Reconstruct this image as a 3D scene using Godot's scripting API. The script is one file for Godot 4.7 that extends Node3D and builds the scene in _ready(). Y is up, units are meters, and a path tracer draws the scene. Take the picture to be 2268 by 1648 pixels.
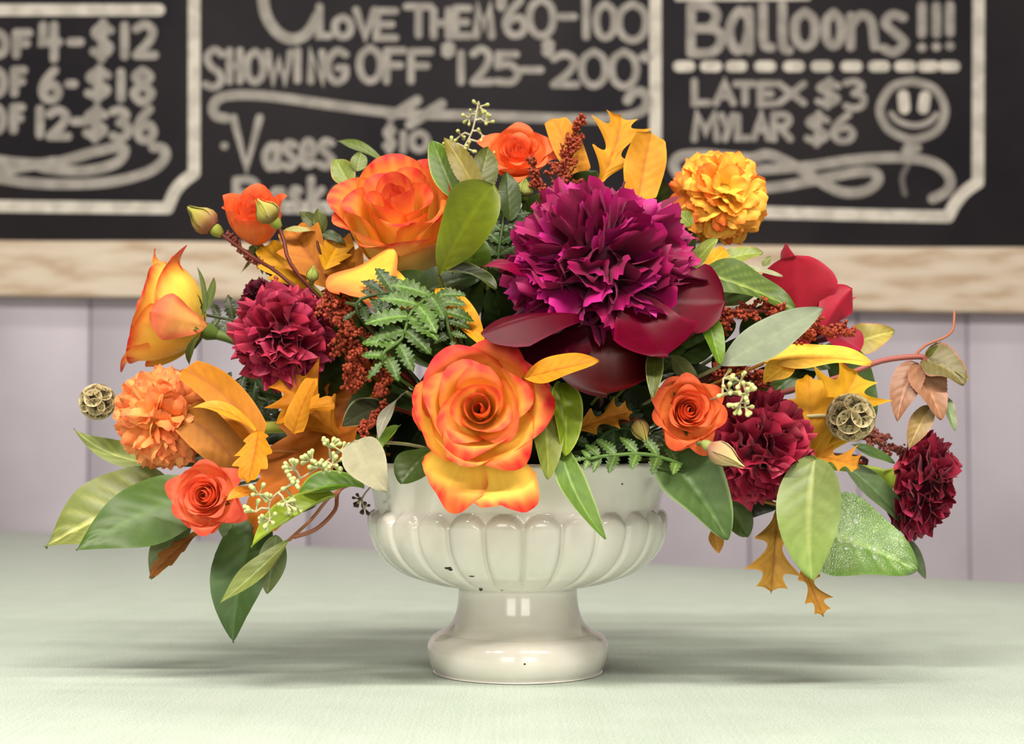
extends Node3D
# A low white pedestal bowl of autumn flowers on a pale green counter, in front of a chalkboard price list.

const T := 0.9            # height of the counter top
const FOCAL := 3290.0     # focal length in pixels of the 2268 x 1648 picture
const EYE := Vector3(0, 1.025, 0.82)
const WALL_Z := -1.58
var pitch := atan(156.0 / FOCAL)
var rng := RandomNumberGenerator.new()
var mats := {}
var glyphs := {}

# ---------------------------------------------------------------- helpers
func at(px, py, z) -> Vector3:
	var dx: float = (px - 1134.0) / FOCAL
	var dy: float = -(py - 824.0) / FOCAL
	var d := Vector3(dx, dy * cos(pitch) + sin(pitch), -cos(pitch) + dy * sin(pitch))
	return EYE + d * ((z - EYE.z) / d.z)

func on_table(px, py) -> Vector3:
	var d := at(px, py, 0.0) - EYE
	return EYE + d * ((T - EYE.y) / d.y)

func px_size(z) -> float:
	return (EYE.z - z) / FOCAL

func pt(a) -> Vector3:
	return at(a[0], a[1], a[2])

func lin(c) -> Color:
	return Color(c[0] / 255.0, c[1] / 255.0, c[2] / 255.0).srgb_to_linear()

func mul(c, k) -> Array:
	return [clampf(c[0] * k, 0, 255), clampf(c[1] * k, 0, 255), clampf(c[2] * k, 0, 255)]

func tag(o, label, category, group = ""):
	if label: o.set_meta("label", label)
	if category: o.set_meta("category", category)
	if group: o.set_meta("group", group)
	return o

func numbered(parent, called) -> String:
	var key = "n_" + called
	var n: int = parent.get_meta(key) if parent.has_meta(key) else 0
	parent.set_meta(key, n + 1)
	return called if n == 0 else "%s_%03d" % [called, n]

func thing(called, label, category, where := Vector3.ZERO, group = "") -> Node3D:
	var o := Node3D.new()
	o.name = numbered(self, called)
	add_child(o, true)
	o.position = where
	tag(o, label, category, group)
	return o

func part(parent, called, mesh, m, tr := Transform3D.IDENTITY) -> MeshInstance3D:
	var o := MeshInstance3D.new()
	o.name = numbered(parent, called)
	o.mesh = mesh
	o.material_override = m
	o.transform = tr
	parent.add_child(o, true)
	return o

func struct_mesh(called, mesh, m, where := Vector3.ZERO) -> MeshInstance3D:
	var o := part(self, called, mesh, m, Transform3D(Basis(), where))
	o.set_meta("kind", "structure")
	return o

# a sheet of quads; f(u, v) gives [point, colour]; front faces the side u x v
func sheet(nu: int, nv: int, f: Callable, wrap := false) -> ArrayMesh:
	var p := PackedVector3Array()
	var c := PackedColorArray()
	var uv := PackedVector2Array()
	var n := PackedVector3Array()
	var idx := PackedInt32Array()
	var w := nu + 1
	for j in nv + 1:
		for i in w:
			var r = f.call(float(i) / nu, float(j) / nv)
			p.append(r[0])
			c.append(r[1])
			uv.append(Vector2(float(i) / nu, float(j) / nv))
			n.append(Vector3.ZERO)
	for j in nv:
		for i in nu:
			var a := j * w + i
			for t in [[a, a + w + 1, a + 1], [a, a + w, a + w + 1]]:
				idx.append_array(PackedInt32Array(t))
				var fn: Vector3 = (p[t[2]] - p[t[0]]).cross(p[t[1]] - p[t[0]])
				for k in t: n[k] += fn
	if wrap:
		for j in nv + 1:
			var s := n[j * w] + n[j * w + nu]
			n[j * w] = s
			n[j * w + nu] = s
	for i in n.size(): n[i] = n[i].normalized() if n[i].length_squared() > 1e-24 else Vector3.UP
	return array_mesh(p, n, c, uv, idx)

func array_mesh(p, n, c, uv, idx) -> ArrayMesh:
	var arr := []
	arr.resize(Mesh.ARRAY_MAX)
	arr[Mesh.ARRAY_VERTEX] = p
	arr[Mesh.ARRAY_NORMAL] = n
	arr[Mesh.ARRAY_COLOR] = c
	arr[Mesh.ARRAY_TEX_UV] = uv
	arr[Mesh.ARRAY_INDEX] = idx
	var m := ArrayMesh.new()
	m.add_surface_from_arrays(Mesh.PRIMITIVE_TRIANGLES, arr)
	return m

# points of a smooth path through the given points
func smooth_path(pts: Array, per := 6) -> Array:
	if pts.size() < 3: return pts
	var out := []
	for i in pts.size() - 1:
		var a = pts[maxi(i - 1, 0)]
		var b = pts[i]
		var c = pts[i + 1]
		var d = pts[mini(i + 2, pts.size() - 1)]
		for k in per: out.append(b.cubic_interpolate(c, a, d, float(k) / per))
	out.append(pts[-1])
	return out

func tube(pts: Array, r0: float, r1: float, c0, c1 = null, sides := 7) -> ArrayMesh:
	var n := pts.size()
	var c_a := lin(c0)
	var c_b := lin(c1 if c1 else c0)
	var frames := []
	var side := Vector3.ZERO
	for i in n:
		var d: Vector3 = (pts[mini(i + 1, n - 1)] - pts[maxi(i - 1, 0)]).normalized()
		if side == Vector3.ZERO: side = d.cross(Vector3.UP if absf(d.y) < 0.9 else Vector3.RIGHT).normalized()
		side = (side - d * side.dot(d)).normalized()
		frames.append([side, side.cross(d)])
	var f := func(u, v):
		var i: int = roundi(v * (n + 1)) - 1
		var r: float = 0.0 if i < 0 or i >= n else lerpf(r0, r1, float(i) / maxi(n - 1, 1))
		i = clampi(i, 0, n - 1)
		var a: float = u * TAU
		return [pts[i] + (frames[i][0] * cos(a) + frames[i][1] * sin(a)) * r, c_a.lerp(c_b, float(i) / maxi(n - 1, 1))]
	return sheet(sides, n + 1, f, true)

# a turned body round the y axis from [radius, height] points
func lathe(prof: Array, sides: int, c0, c1 = null) -> ArrayMesh:
	var n := prof.size() - 1
	var c_a := lin(c0)
	var c_b := lin(c1 if c1 else c0)
	return sheet(sides, n, func(u, v):
		var q = prof[roundi(v * n)]
		return [Vector3(q[0] * cos(u * TAU), q[1], -q[0] * sin(u * TAU)), c_a.lerp(c_b, v)], true)

# a box with chamfered edges
func chamfer_box(s: Vector3, b: float) -> ArrayMesh:
	var st := SurfaceTool.new()
	st.begin(Mesh.PRIMITIVE_TRIANGLES)
	var h := s / 2
	var poly := func(pts: Array):
		var n: Vector3 = (pts[1] - pts[0]).cross(pts[2] - pts[0])
		var mid := Vector3.ZERO
		for q in pts: mid += q
		if n.dot(mid) > 0: pts.reverse()
		for k in range(1, pts.size() - 1):
			for q in [pts[0], pts[k], pts[k + 1]]:
				st.set_uv(Vector2(q.x, q.y))
				st.add_vertex(q)
	for ax in 3:
		var a1 := (ax + 1) % 3
		var a2 := (ax + 2) % 3
		for sg in [-1.0, 1.0]:
			var quad := []
			for k in [[-1.0, -1.0], [1.0, -1.0], [1.0, 1.0], [-1.0, 1.0]]:
				var q := Vector3.ZERO
				q[ax] = sg * h[ax]
				q[a1] = k[0] * (h[a1] - b)
				q[a2] = k[1] * (h[a2] - b)
				quad.append(q)
			poly.call(quad)
			for sg2 in [-1.0, 1.0]:
				var strip := []
				for k in [[-1.0, 0], [1.0, 0], [1.0, 1], [-1.0, 1]]:
					var q := Vector3.ZERO
					q[a2] = k[0] * (h[a2] - b)
					q[ax] = sg * (h[ax] - (b if k[1] else 0.0))
					q[a1] = sg2 * (h[a1] - (0.0 if k[1] else b))
					strip.append(q)
				poly.call(strip)
	for x in [-1.0, 1.0]:
		for y in [-1.0, 1.0]:
			for z in [-1.0, 1.0]:
				poly.call([Vector3(x * h.x, y * (h.y - b), z * (h.z - b)), Vector3(x * (h.x - b), y * h.y, z * (h.z - b)), Vector3(x * (h.x - b), y * (h.y - b), z * h.z)])
	st.generate_normals()
	return st.commit()

# a prism from a flat outline (x, z) between two heights, with a small bevel at the top
func slab(outline: Array, y0: float, y1: float, bevel: float) -> ArrayMesh:
	var st := SurfaceTool.new()
	st.begin(Mesh.PRIMITIVE_TRIANGLES)
	var mid := Vector2.ZERO
	for q in outline: mid += q
	mid /= outline.size()
	var rings := []
	for r in [[y0, 0.0], [y1 - bevel, 0.0], [y1 - bevel * 0.3, bevel * 0.3], [y1, bevel]]:
		var ring := []
		for q in outline:
			var d: Vector2 = (mid - q).normalized() * r[1]
			ring.append(Vector3(q.x + d.x, r[0], q.y + d.y))
		rings.append(ring)
	var n := outline.size()
	var tri := func(a, b, c, outw: Vector3):
		if (b - a).cross(c - a).dot(outw) > 0:
			var t = b
			b = c
			c = t
		for q in [a, b, c]: st.add_vertex(q)
	for k in 3:
		for i in n:
			var j := (i + 1) % n
			var a = rings[k][i]
			var o: Vector3 = Vector3((a.x + rings[k][j].x) / 2 - mid.x, 0.0 if k == 0 else 0.5, (a.z + rings[k][j].z) / 2 - mid.y)
			tri.call(a, rings[k][j], rings[k + 1][j], o)
			tri.call(a, rings[k + 1][j], rings[k + 1][i], o)
	for i in range(1, n - 1):
		tri.call(rings[3][0], rings[3][i], rings[3][i + 1], Vector3.UP)
		tri.call(rings[0][0], rings[0][i], rings[0][i + 1], Vector3.DOWN)
	st.generate_normals()
	return st.commit()

func noise_tex(freq: float, colors: Array, offsets: Array, as_normal := false, size := 512, oct := 4, sd := 1, kind := FastNoiseLite.TYPE_SIMPLEX_SMOOTH) -> NoiseTexture2D:
	var nz := FastNoiseLite.new()
	nz.noise_type = kind
	nz.frequency = freq
	nz.fractal_octaves = oct
	nz.seed = sd
	var t := NoiseTexture2D.new()
	t.width = size
	t.height = size
	t.seamless = true
	t.noise = nz
	if as_normal:
		t.as_normal_map = true
		t.bump_strength = 4.0
	else:
		var g := Gradient.new()
		var cs := PackedColorArray()
		for c in colors: cs.append(Color(c[0] / 255.0, c[1] / 255.0, c[2] / 255.0))
		g.offsets = PackedFloat32Array(offsets)
		g.colors = cs
		t.color_ramp = g
	return t

func flat_mat(c, rough := 0.7, spec := 0.4) -> StandardMaterial3D:
	var m := StandardMaterial3D.new()
	m.albedo_color = Color(c[0] / 255.0, c[1] / 255.0, c[2] / 255.0)
	m.roughness = rough
	m.metallic_specular = spec
	return m

func vc_mat(rough: float, spec: float, back: float, back_tint := Color.WHITE) -> StandardMaterial3D:
	var m := StandardMaterial3D.new()
	m.vertex_color_use_as_albedo = true
	m.roughness = rough
	m.metallic_specular = spec
	if back > 0:
		m.backlight_enabled = true
		m.backlight = Color(back_tint.r * back, back_tint.g * back, back_tint.b * back)
	return m

func triplanar(m: StandardMaterial3D, k: float, world := true) -> StandardMaterial3D:
	m.uv1_triplanar = true
	m.uv1_world_triplanar = world
	m.uv1_scale = Vector3.ONE * k
	return m

func add_bump(m, tex, cm):
	m.heightmap_enabled = true
	m.heightmap_texture = tex
	m.heightmap_scale = cm
	return m

func make_materials():
	var grain := noise_tex(0.09, [[0, 0, 0], [255, 255, 255]], [0.2, 0.8], false, 256, 4, 7)
	mats.grain = grain
	# petals: soft, translucent
	mats.petal = vc_mat(0.55, 0.32, 0.7)
	mats.velvet = vc_mat(0.5, 0.35, 0.4)
	mats.velvet.rim_enabled = true
	mats.velvet.rim = 0.15
	mats.velvet.rim_tint = 0.9
	mats.satin = vc_mat(0.42, 0.28, 0.06)
	mats.leaf = vc_mat(0.42, 0.4, 0.3)
	mats.leaf_gloss = add_bump(triplanar(vc_mat(0.2, 0.6, 0.35), 45, false), grain, 0.02)
	mats.leaf_dull = vc_mat(0.7, 0.3, 0.3)
	mats.dry = vc_mat(0.6, 0.3, 0.4)
	mats.stem = vc_mat(0.5, 0.4, 0.0)
	mats.seed = vc_mat(0.45, 0.4, 0.0)
	mats.grain_red = flat_mat([150, 62, 38], 0.6, 0.35)
	mats.grain_pink = flat_mat([150, 85, 72], 0.6, 0.35)
	mats.papery = vc_mat(0.6, 0.3, 0.7)
	mats.star = flat_mat([48, 36, 26], 0.6)
	mats.foam = flat_mat([24, 34, 18], 0.95, 0.2)
	# glazed white pottery
	var g := flat_mat([230, 226, 220], 0.16, 0.5)
	g.clearcoat_enabled = true
	g.clearcoat = 0.6
	g.clearcoat_roughness = 0.06
	g.albedo_texture = noise_tex(0.01, [[244, 242, 236], [250, 250, 246]], [0.25, 0.6], false, 512, 4, 5)
	triplanar(g, 7)
	mats.glaze = g
	mats.chip = flat_mat([62, 60, 52], 0.8)
	# laminate counter: pale green, finely speckled
	var tm := StandardMaterial3D.new()
	tm.albedo_color = Color(0.99, 1.0, 0.985)
	tm.roughness = 0.38
	tm.metallic_specular = 0.4
	tm.albedo_texture = noise_tex(0.22, [[150, 162, 154], [170, 180, 172], [182, 190, 182], [202, 208, 200]], [0.15, 0.45, 0.62, 0.85], false, 1024, 3, 11)
	triplanar(tm, 3.2)
	tm.detail_enabled = true
	tm.detail_blend_mode = BaseMaterial3D.BLEND_MODE_MUL
	tm.detail_albedo = noise_tex(0.012, [[248, 250, 248], [255, 255, 255]], [0.3, 0.7], false, 512, 4, 3)
	mats.counter = tm
	mats.cabinet = flat_mat([205, 205, 198], 0.6)
	# matchboard wall: pale lilac grey paint
	var wm := flat_mat([212, 205, 217], 0.55, 0.35)
	wm.albedo_texture = noise_tex(0.006, [[240, 238, 240], [255, 255, 255]], [0.3, 0.7], false, 512, 4, 21)
	mats.wall = triplanar(wm, 0.9)
	mats.groove = flat_mat([168, 166, 182], 0.8)
	mats.plaster = flat_mat([112, 107, 102], 0.9)
	mats.ceiling = flat_mat([180, 177, 172], 0.9)
	mats.floor = flat_mat([120, 105, 90], 0.6)
	# slate, chalk, old whitewashed wood
	var bm := flat_mat([50, 47, 52], 0.75, 0.3)
	bm.albedo_texture = noise_tex(0.004, [[205, 205, 212], [255, 250, 246]], [0.3, 0.7], false, 512, 5, 31)
	mats.slate = triplanar(bm, 1.1)
	var ch := flat_mat([172, 166, 160], 0.95, 0.1)
	ch.albedo_texture = noise_tex(0.02, [[228, 228, 228], [255, 255, 255]], [0.3, 0.7], false, 512, 3, 41)
	mats.chalk = triplanar(ch, 2.5)
	var ch2 := flat_mat([222, 215, 205], 0.95, 0.1)
	ch2.albedo_texture = ch.albedo_texture
	mats.chalk_bright = triplanar(ch2, 2.5)
	mats.chalk_faint = flat_mat([112, 107, 105], 0.95, 0.1)
	var fm := StandardMaterial3D.new()
	fm.roughness = 0.7
	fm.albedo_texture = noise_tex(0.012, [[196, 170, 144], [212, 192, 170], [220, 203, 183], [226, 211, 193]], [0.2, 0.38, 0.5, 0.8], false, 1024, 5, 51)
	fm.uv1_triplanar = true
	fm.uv1_world_triplanar = true
	fm.uv1_scale = Vector3(0.55, 3.2, 3.2)
	mats.wood = fm
	var dm := StandardMaterial3D.new()
	dm.transparency = BaseMaterial3D.TRANSPARENCY_ALPHA
	dm.albedo_color = Color(1, 1, 1, 0.08)
	dm.roughness = 0.03
	dm.metallic_specular = 0.6
	mats.water = dm

# ---------------------------------------------------------------- the scene
func _ready():
	var cam := Camera3D.new()
	cam.name = "camera"
	cam.position = EYE
	cam.rotation.x = pitch
	cam.fov = rad_to_deg(2.0 * atan(824.0 / FOCAL))
	cam.near = 0.02
	cam.far = 50.0
	var lens := CameraAttributesPhysical.new()
	lens.frustum_focal_length = 12.0 * FOCAL / 824.0   # 24 mm high frame
	lens.frustum_focus_distance = 0.745
	lens.exposure_aperture = 9.5
	cam.attributes = lens
	add_child(cam)
	cam.current = true
	var we := WorldEnvironment.new()
	we.name = "environment"
	var env := Environment.new()
	env.background_mode = Environment.BG_COLOR
	env.background_color = Color(0.5, 0.5, 0.5)
	env.background_energy_multiplier = 0.0
	env.tonemap_mode = Environment.TONE_MAPPER_LINEAR
	env.tonemap_exposure = 0.42
	env.sdfgi_enabled = true
	env.ssao_enabled = true
	env.ssil_enabled = true
	we.environment = env
	add_child(we)
	make_materials()
	ceiling_lamp(Vector3(-0.7, 2.66, 1.25), Vector2(1.2, 0.14), 16.0, "long ceiling lamp in front of the counter on the seed sprig side")
	ceiling_lamp(Vector3(0.7, 2.66, 1.32), Vector2(1.2, 0.14), 16.0, "long ceiling lamp in front of the counter on the wet leaf side")
	ceiling_lamp(Vector3(-0.1, 2.66, -0.6), Vector2(1.2, 0.14), 3.0, "long ceiling lamp between the counter and the chalkboard")
	add_fill_panel("fill_panel_1", Vector3(-1.0, 1.55, 4.4), Vector2(1.3, 1.5), 6.5)  # glowing panels added behind the camera for frontal fill
	add_fill_panel("fill_panel_2", Vector3(1.1, 1.55, 4.4), Vector2(1.3, 1.5), 6.5)
	build_room()
	build_counter()
	build_chalkboard()
	build_bowl()
	build_flowers()
	build_foliage()
	build_fillers()

# ---------------------------------------------------------------- the setting
func ceiling_lamp(where: Vector3, size: Vector2, energy: float, label: String):
	var o := thing("ceiling_light", label, "ceiling light", where)
	part(o, "housing", chamfer_box(Vector3(size.x + 0.06, 0.05, size.y + 0.06), 0.006), mats.ceiling, Transform3D(Basis(), Vector3(0, 0.025, 0)))
	var em := flat_mat([255, 250, 240], 0.5)
	em.emission_enabled = true
	em.emission = Color(1.0, 0.97, 0.92)
	em.emission_energy_multiplier = 3.0
	part(o, "diffuser", chamfer_box(Vector3(size.x, 0.02, size.y), 0.004), em, Transform3D(Basis(), Vector3(0, -0.008, 0)))
	var l := AreaLight3D.new()
	l.name = "lamp_light"
	l.area_size = size
	l.light_color = Color(1.0, 0.97, 0.92)
	l.light_energy = energy
	l.area_normalize_energy = true
	l.area_range = 12.0
	l.area_attenuation = 2.0
	l.shadow_enabled = true
	l.rotation_degrees.x = -90
	l.position.y = -0.025
	o.add_child(l, true)

# a framed glowing panel on the solid wall, added unseen as frontal fill light
func add_fill_panel(called: String, where: Vector3, size: Vector2, energy: float):
	var o := Node3D.new()
	o.name = called
	o.set_meta("kind", "structure")
	add_child(o)
	o.position = where
	var em := flat_mat([245, 248, 255], 0.4)
	em.emission_enabled = true
	em.emission = Color(1.0, 0.98, 0.95)
	em.emission_energy_multiplier = 1.6
	part(o, "glow_sheet", chamfer_box(Vector3(size.x, size.y, 0.012), 0.002), em, Transform3D(Basis(), Vector3(0, 0, -0.02)))
	for k in [-1.0, 1.0]:
		part(o, "frame", chamfer_box(Vector3(0.06, size.y + 0.12, 0.08), 0.004), mats.ceiling, Transform3D(Basis(), Vector3(k * (size.x + 0.06) / 2, 0, -0.02)))
		part(o, "frame", chamfer_box(Vector3(size.x, 0.06, 0.08), 0.004), mats.ceiling, Transform3D(Basis(), Vector3(0, k * (size.y + 0.06) / 2, -0.02)))
	var l := AreaLight3D.new()
	l.name = "fill_light"
	l.area_size = size
	l.light_color = Color(1.0, 0.98, 0.95)
	l.light_energy = energy
	l.area_normalize_energy = true
	l.area_range = 12.0
	l.area_attenuation = 2.0
	l.shadow_enabled = true
	l.position.z = -0.07
	o.add_child(l, true)

func build_room():
	struct_mesh("floor", chamfer_box(Vector3(6.4, 0.1, 6.4), 0.002), mats.floor, Vector3(0, -0.05, 1.3))
	struct_mesh("ceiling", chamfer_box(Vector3(6.4, 0.1, 6.4), 0.002), mats.ceiling, Vector3(0, 2.75, 1.3))
	struct_mesh("wall_left", chamfer_box(Vector3(0.1, 2.7, 6.2), 0.002), mats.plaster, Vector3(-3.05, 1.35, 1.4))
	struct_mesh("wall_right", chamfer_box(Vector3(0.1, 2.7, 6.2), 0.002), mats.plaster, Vector3(3.05, 1.35, 1.4))
	struct_mesh("wall_front", chamfer_box(Vector3(6.2, 2.7, 0.1), 0.002), mats.plaster, Vector3(0, 1.35, 4.45))
	var back := struct_mesh("wall_back", chamfer_box(Vector3(6.2, 2.7, 0.1), 0.002), mats.groove, Vector3(0, 1.35, WALL_Z - 0.068))
	var pitch_x := 243.75 * px_size(WALL_Z)
	var x0 := at(196, 900, WALL_Z).x
	var board := chamfer_box(Vector3(pitch_x - 0.002, 2.69, 0.016), 0.0035)
	for k in range(-15, 19):
		var x := x0 + (k + 0.5) * pitch_x
		if absf(x) < 2.95: part(back, "plank", board, mats.wall, Transform3D(Basis(), Vector3(x, 0, 0.06)))

func build_counter():
	var a := on_table(0, 1175)
	var b := on_table(2268, 1291)
	var d := (b - a) / (b.x - a.x)
	var p0 := a + d * (-1.45 - a.x)
	var p1 := a + d * (1.35 - a.x)
	if p1.z > 0.3: p1 = a + d * ((0.3 - a.z) / d.z)
	p0.z = maxf(p0.z, -1.55)
	p0 = a + d * ((p0.z - a.z) / d.z)
	var o := thing("counter", "pale green speckled laminate counter that the bowl of flowers stands on", "counter", Vector3(0, 0, 0))
	part(o, "countertop", slab([Vector2(p0.x, p0.z), Vector2(p1.x, p1.z), Vector2(1.35, 0.46), Vector2(-1.45, 0.46)], T - 0.035, T, 0.005), mats.counter)
	part(o, "cabinet_base", slab([Vector2(-1.1, -0.75), Vector2(0.3, -0.1), Vector2(1.2, 0.28), Vector2(1.2, 0.4), Vector2(-1.3, 0.4), Vector2(-1.3, -0.75)], 0.0, T - 0.035, 0.002), mats.cabinet)

func glyph_table():
	glyphs = {
		"O": "~.5,0 .12,.18 0,.5 .12,.84 .5,1 .88,.84 1,.5 .88,.18 .5,0", "0": "~.5,0 .12,.18 0,.5 .12,.84 .5,1 .88,.84 1,.5 .88,.18 .5,0",
		"F": "0,0 0,1|0,0 1,0|0,.48 .8,.48", "E": "0,0 0,1 1,1|0,0 1,0|0,.5 .8,.5", "L": "0,0 0,1 1,1", "V": "0,0 .5,1 1,0", "T": "0,0 1,0|.5,0 .5,1",
		"H": "0,0 0,1|1,0 1,1|0,.5 1,.5", "M": "0,1 .12,0 .5,.7 .88,0 1,1", "W": "0,0 .25,1 .5,.3 .75,1 1,0", "I": ".5,0 .5,1", "N": "0,1 0,0 1,1 1,0",
		"A": "0,1 .5,0 1,1|.2,.66 .8,.66", "X": "0,0 1,1|1,0 0,1", "Y": "0,0 .5,.5|1,0 .3,1", "R": "0,1 0,0|~0,0 .7,.02 .95,.22 .7,.46 0,.52|.4,.52 1,1",
		"S": "~.95,.12 .5,0 .1,.2 .35,.45 .8,.62 .9,.85 .5,1 0,.92", "G": "~.95,.12 .5,0 .08,.3 .05,.7 .45,1 .9,.85 .95,.55|.95,.55 .55,.55",
		"B": "0,0 0,1|~0,0 .6,0 .85,.2 .6,.45 0,.47|~0,.47 .8,.5 1,.74 .7,.98 0,1", "1": ".5,0 .5,1", "2": "~0,.15 .45,0 .9,.2 .7,.55 0,1|0,1 1,1",
		"3": "~0,.06 .5,0 .85,.2 .45,.45|~.45,.45 .95,.58 .9,.88 .45,1 0,.92", "4": ".05,0 0,.52 1,.5|.72,0 .72,1", "5": ".9,0 .1,0 .05,.42|~.05,.42 .6,.36 1,.65 .7,.97 0,.95",
		"6": "~.75,0 .2,.35 0,.7 .25,.98 .75,.98 .98,.74 .7,.5 .1,.62", "8": "~.5,0 .1,.2 .5,.45 .98,.72 .5,1 .02,.72 .5,.45 .9,.2 .5,0",
		"$": "~.95,.22 .5,.1 .08,.28 .5,.5 .92,.7 .5,.9 0,.8|.55,0 .45,1", "-": "0,.5 1,.5", "+": "0,.5 1,.5|.5,0 .5,1", "!": ".5,0 .5,.62|.5,.92 .5,.93",
		"a": "~.95,.2 .5,.02 .08,.35 .05,.7 .35,1 .75,.88 .95,.5|.95,.02 .97,1", "l": ".2,0 .2,.7|~.2,.7 .35,.95 .9,1", "o": "~.5,0 .1,.2 0,.5 .12,.84 .5,1 .88,.84 1,.5 .9,.2 .5,0",
		"n": "0,.05 0,1|~0,.35 .4,.02 .85,.2 1,1", "s": "~.9,.08 .4,0 .08,.22 .5,.48 .95,.75 .5,1 0,.9", "e": "~.05,.58 .95,.5 .8,.1 .45,0 .1,.28 .05,.72 .4,1 .95,.9", "k": "0,0 0,1|.9,.35 .05,.68 1,1", "t": ".4,0 .4,1|0,.3 .9,.3", "*": ".5,.5 .5,.52",
	}

func strokes_of(text: String) -> Array:
	var out := []
	for s in text.split("|"):
		var curved := s.begins_with("~")
		var pts := []
		for w in s.trim_prefix("~").split(" ", false):
			var xy := w.split(",")
			pts.append(Vector2(float(xy[0]), float(xy[1])))
		out.append(smooth_path(pts, 6) if curved else pts)
	return out

# chalk strokes (lists of picture-plane points) laid flat on the slate as one mesh
func chalk_mesh(strokes: Array, w: float, z: float) -> ArrayMesh:
	var st := SurfaceTool.new()
	st.begin(Mesh.PRIMITIVE_TRIANGLES)
	st.set_normal(Vector3(0, 0, 1))
	var half := w * px_size(z) / 2
	var lift := 0.0
	for s in strokes:
		lift += 0.00006
		var q := []
		for p in s:
			var w3 := at(p.x, p.y, z + lift + q.size() * 0.000008)
			if q.is_empty() or q[-1].distance_to(w3) > half * 0.12: q.append(w3)
		# mitred sides
		var sides := []
		for i in q.size():
			var d0: Vector3 = (q[i] - q[i - 1]).normalized() if i > 0 else Vector3.ZERO
			var d1: Vector3 = (q[i + 1] - q[i]).normalized() if i < q.size() - 1 else Vector3.ZERO
			var d := (d0 + d1).normalized() if (d0 + d1).length() > 0.05 else (d1 if d1 != Vector3.ZERO else d0)
			if d == Vector3.ZERO: d = Vector3.RIGHT
			var n := Vector3(-d.y, d.x, 0)
			var n0 := Vector3(-d0.y, d0.x, 0) if d0 != Vector3.ZERO else n
			sides.append(n * half / maxf(0.5, n.dot(n0)))
		for i in range(1, q.size()):
			for v in [q[i - 1] - sides[i - 1], q[i - 1] + sides[i - 1], q[i] + sides[i], q[i - 1] - sides[i - 1], q[i] + sides[i], q[i] - sides[i]]: st.add_vertex(v)
		# round ends
		for e in 2:
			var c: Vector3 = q[0] if e == 0 else q[-1]
			var n: Vector3 = sides[0] if e == 0 else -sides[-1]
			n = n.normalized() * half
			for k in 8:
				var p0 := n.rotated(Vector3(0, 0, 1), PI * k / 8)
				var p1 := n.rotated(Vector3(0, 0, 1), PI * (k + 1) / 8)
				for v in [c, c + p1, c + p0]: st.add_vertex(v)
	return st.commit()

func chalk_text(board, row: String, w: float, m, label: String):
	var all := []
	for item in row.split("  ", false):
		var f := item.split(" ", false)
		var x0 := float(f[1])
		var y0 := float(f[2])
		var x1 := float(f[3])
		var y1 := float(f[4])
		for s in strokes_of(glyphs[f[0]]):
			var moved := []
			for p in s: moved.append(Vector2(lerpf(x0 + w / 2, x1 - w / 2, p.x), lerpf(y0 + w / 2, y1 - w / 2, p.y)))
			all.append(moved)
	var o := part(board, "chalk_lettering", chalk_mesh(all, w, WALL_Z + 0.0165), m)
	o.set_meta("label", label)

func chalk_line(board, called: String, text: String, w: float, m, label: String):
	var o := part(board, called, chalk_mesh(strokes_of(text), w, WALL_Z + 0.0163), m)
	o.set_meta("label", label)

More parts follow.
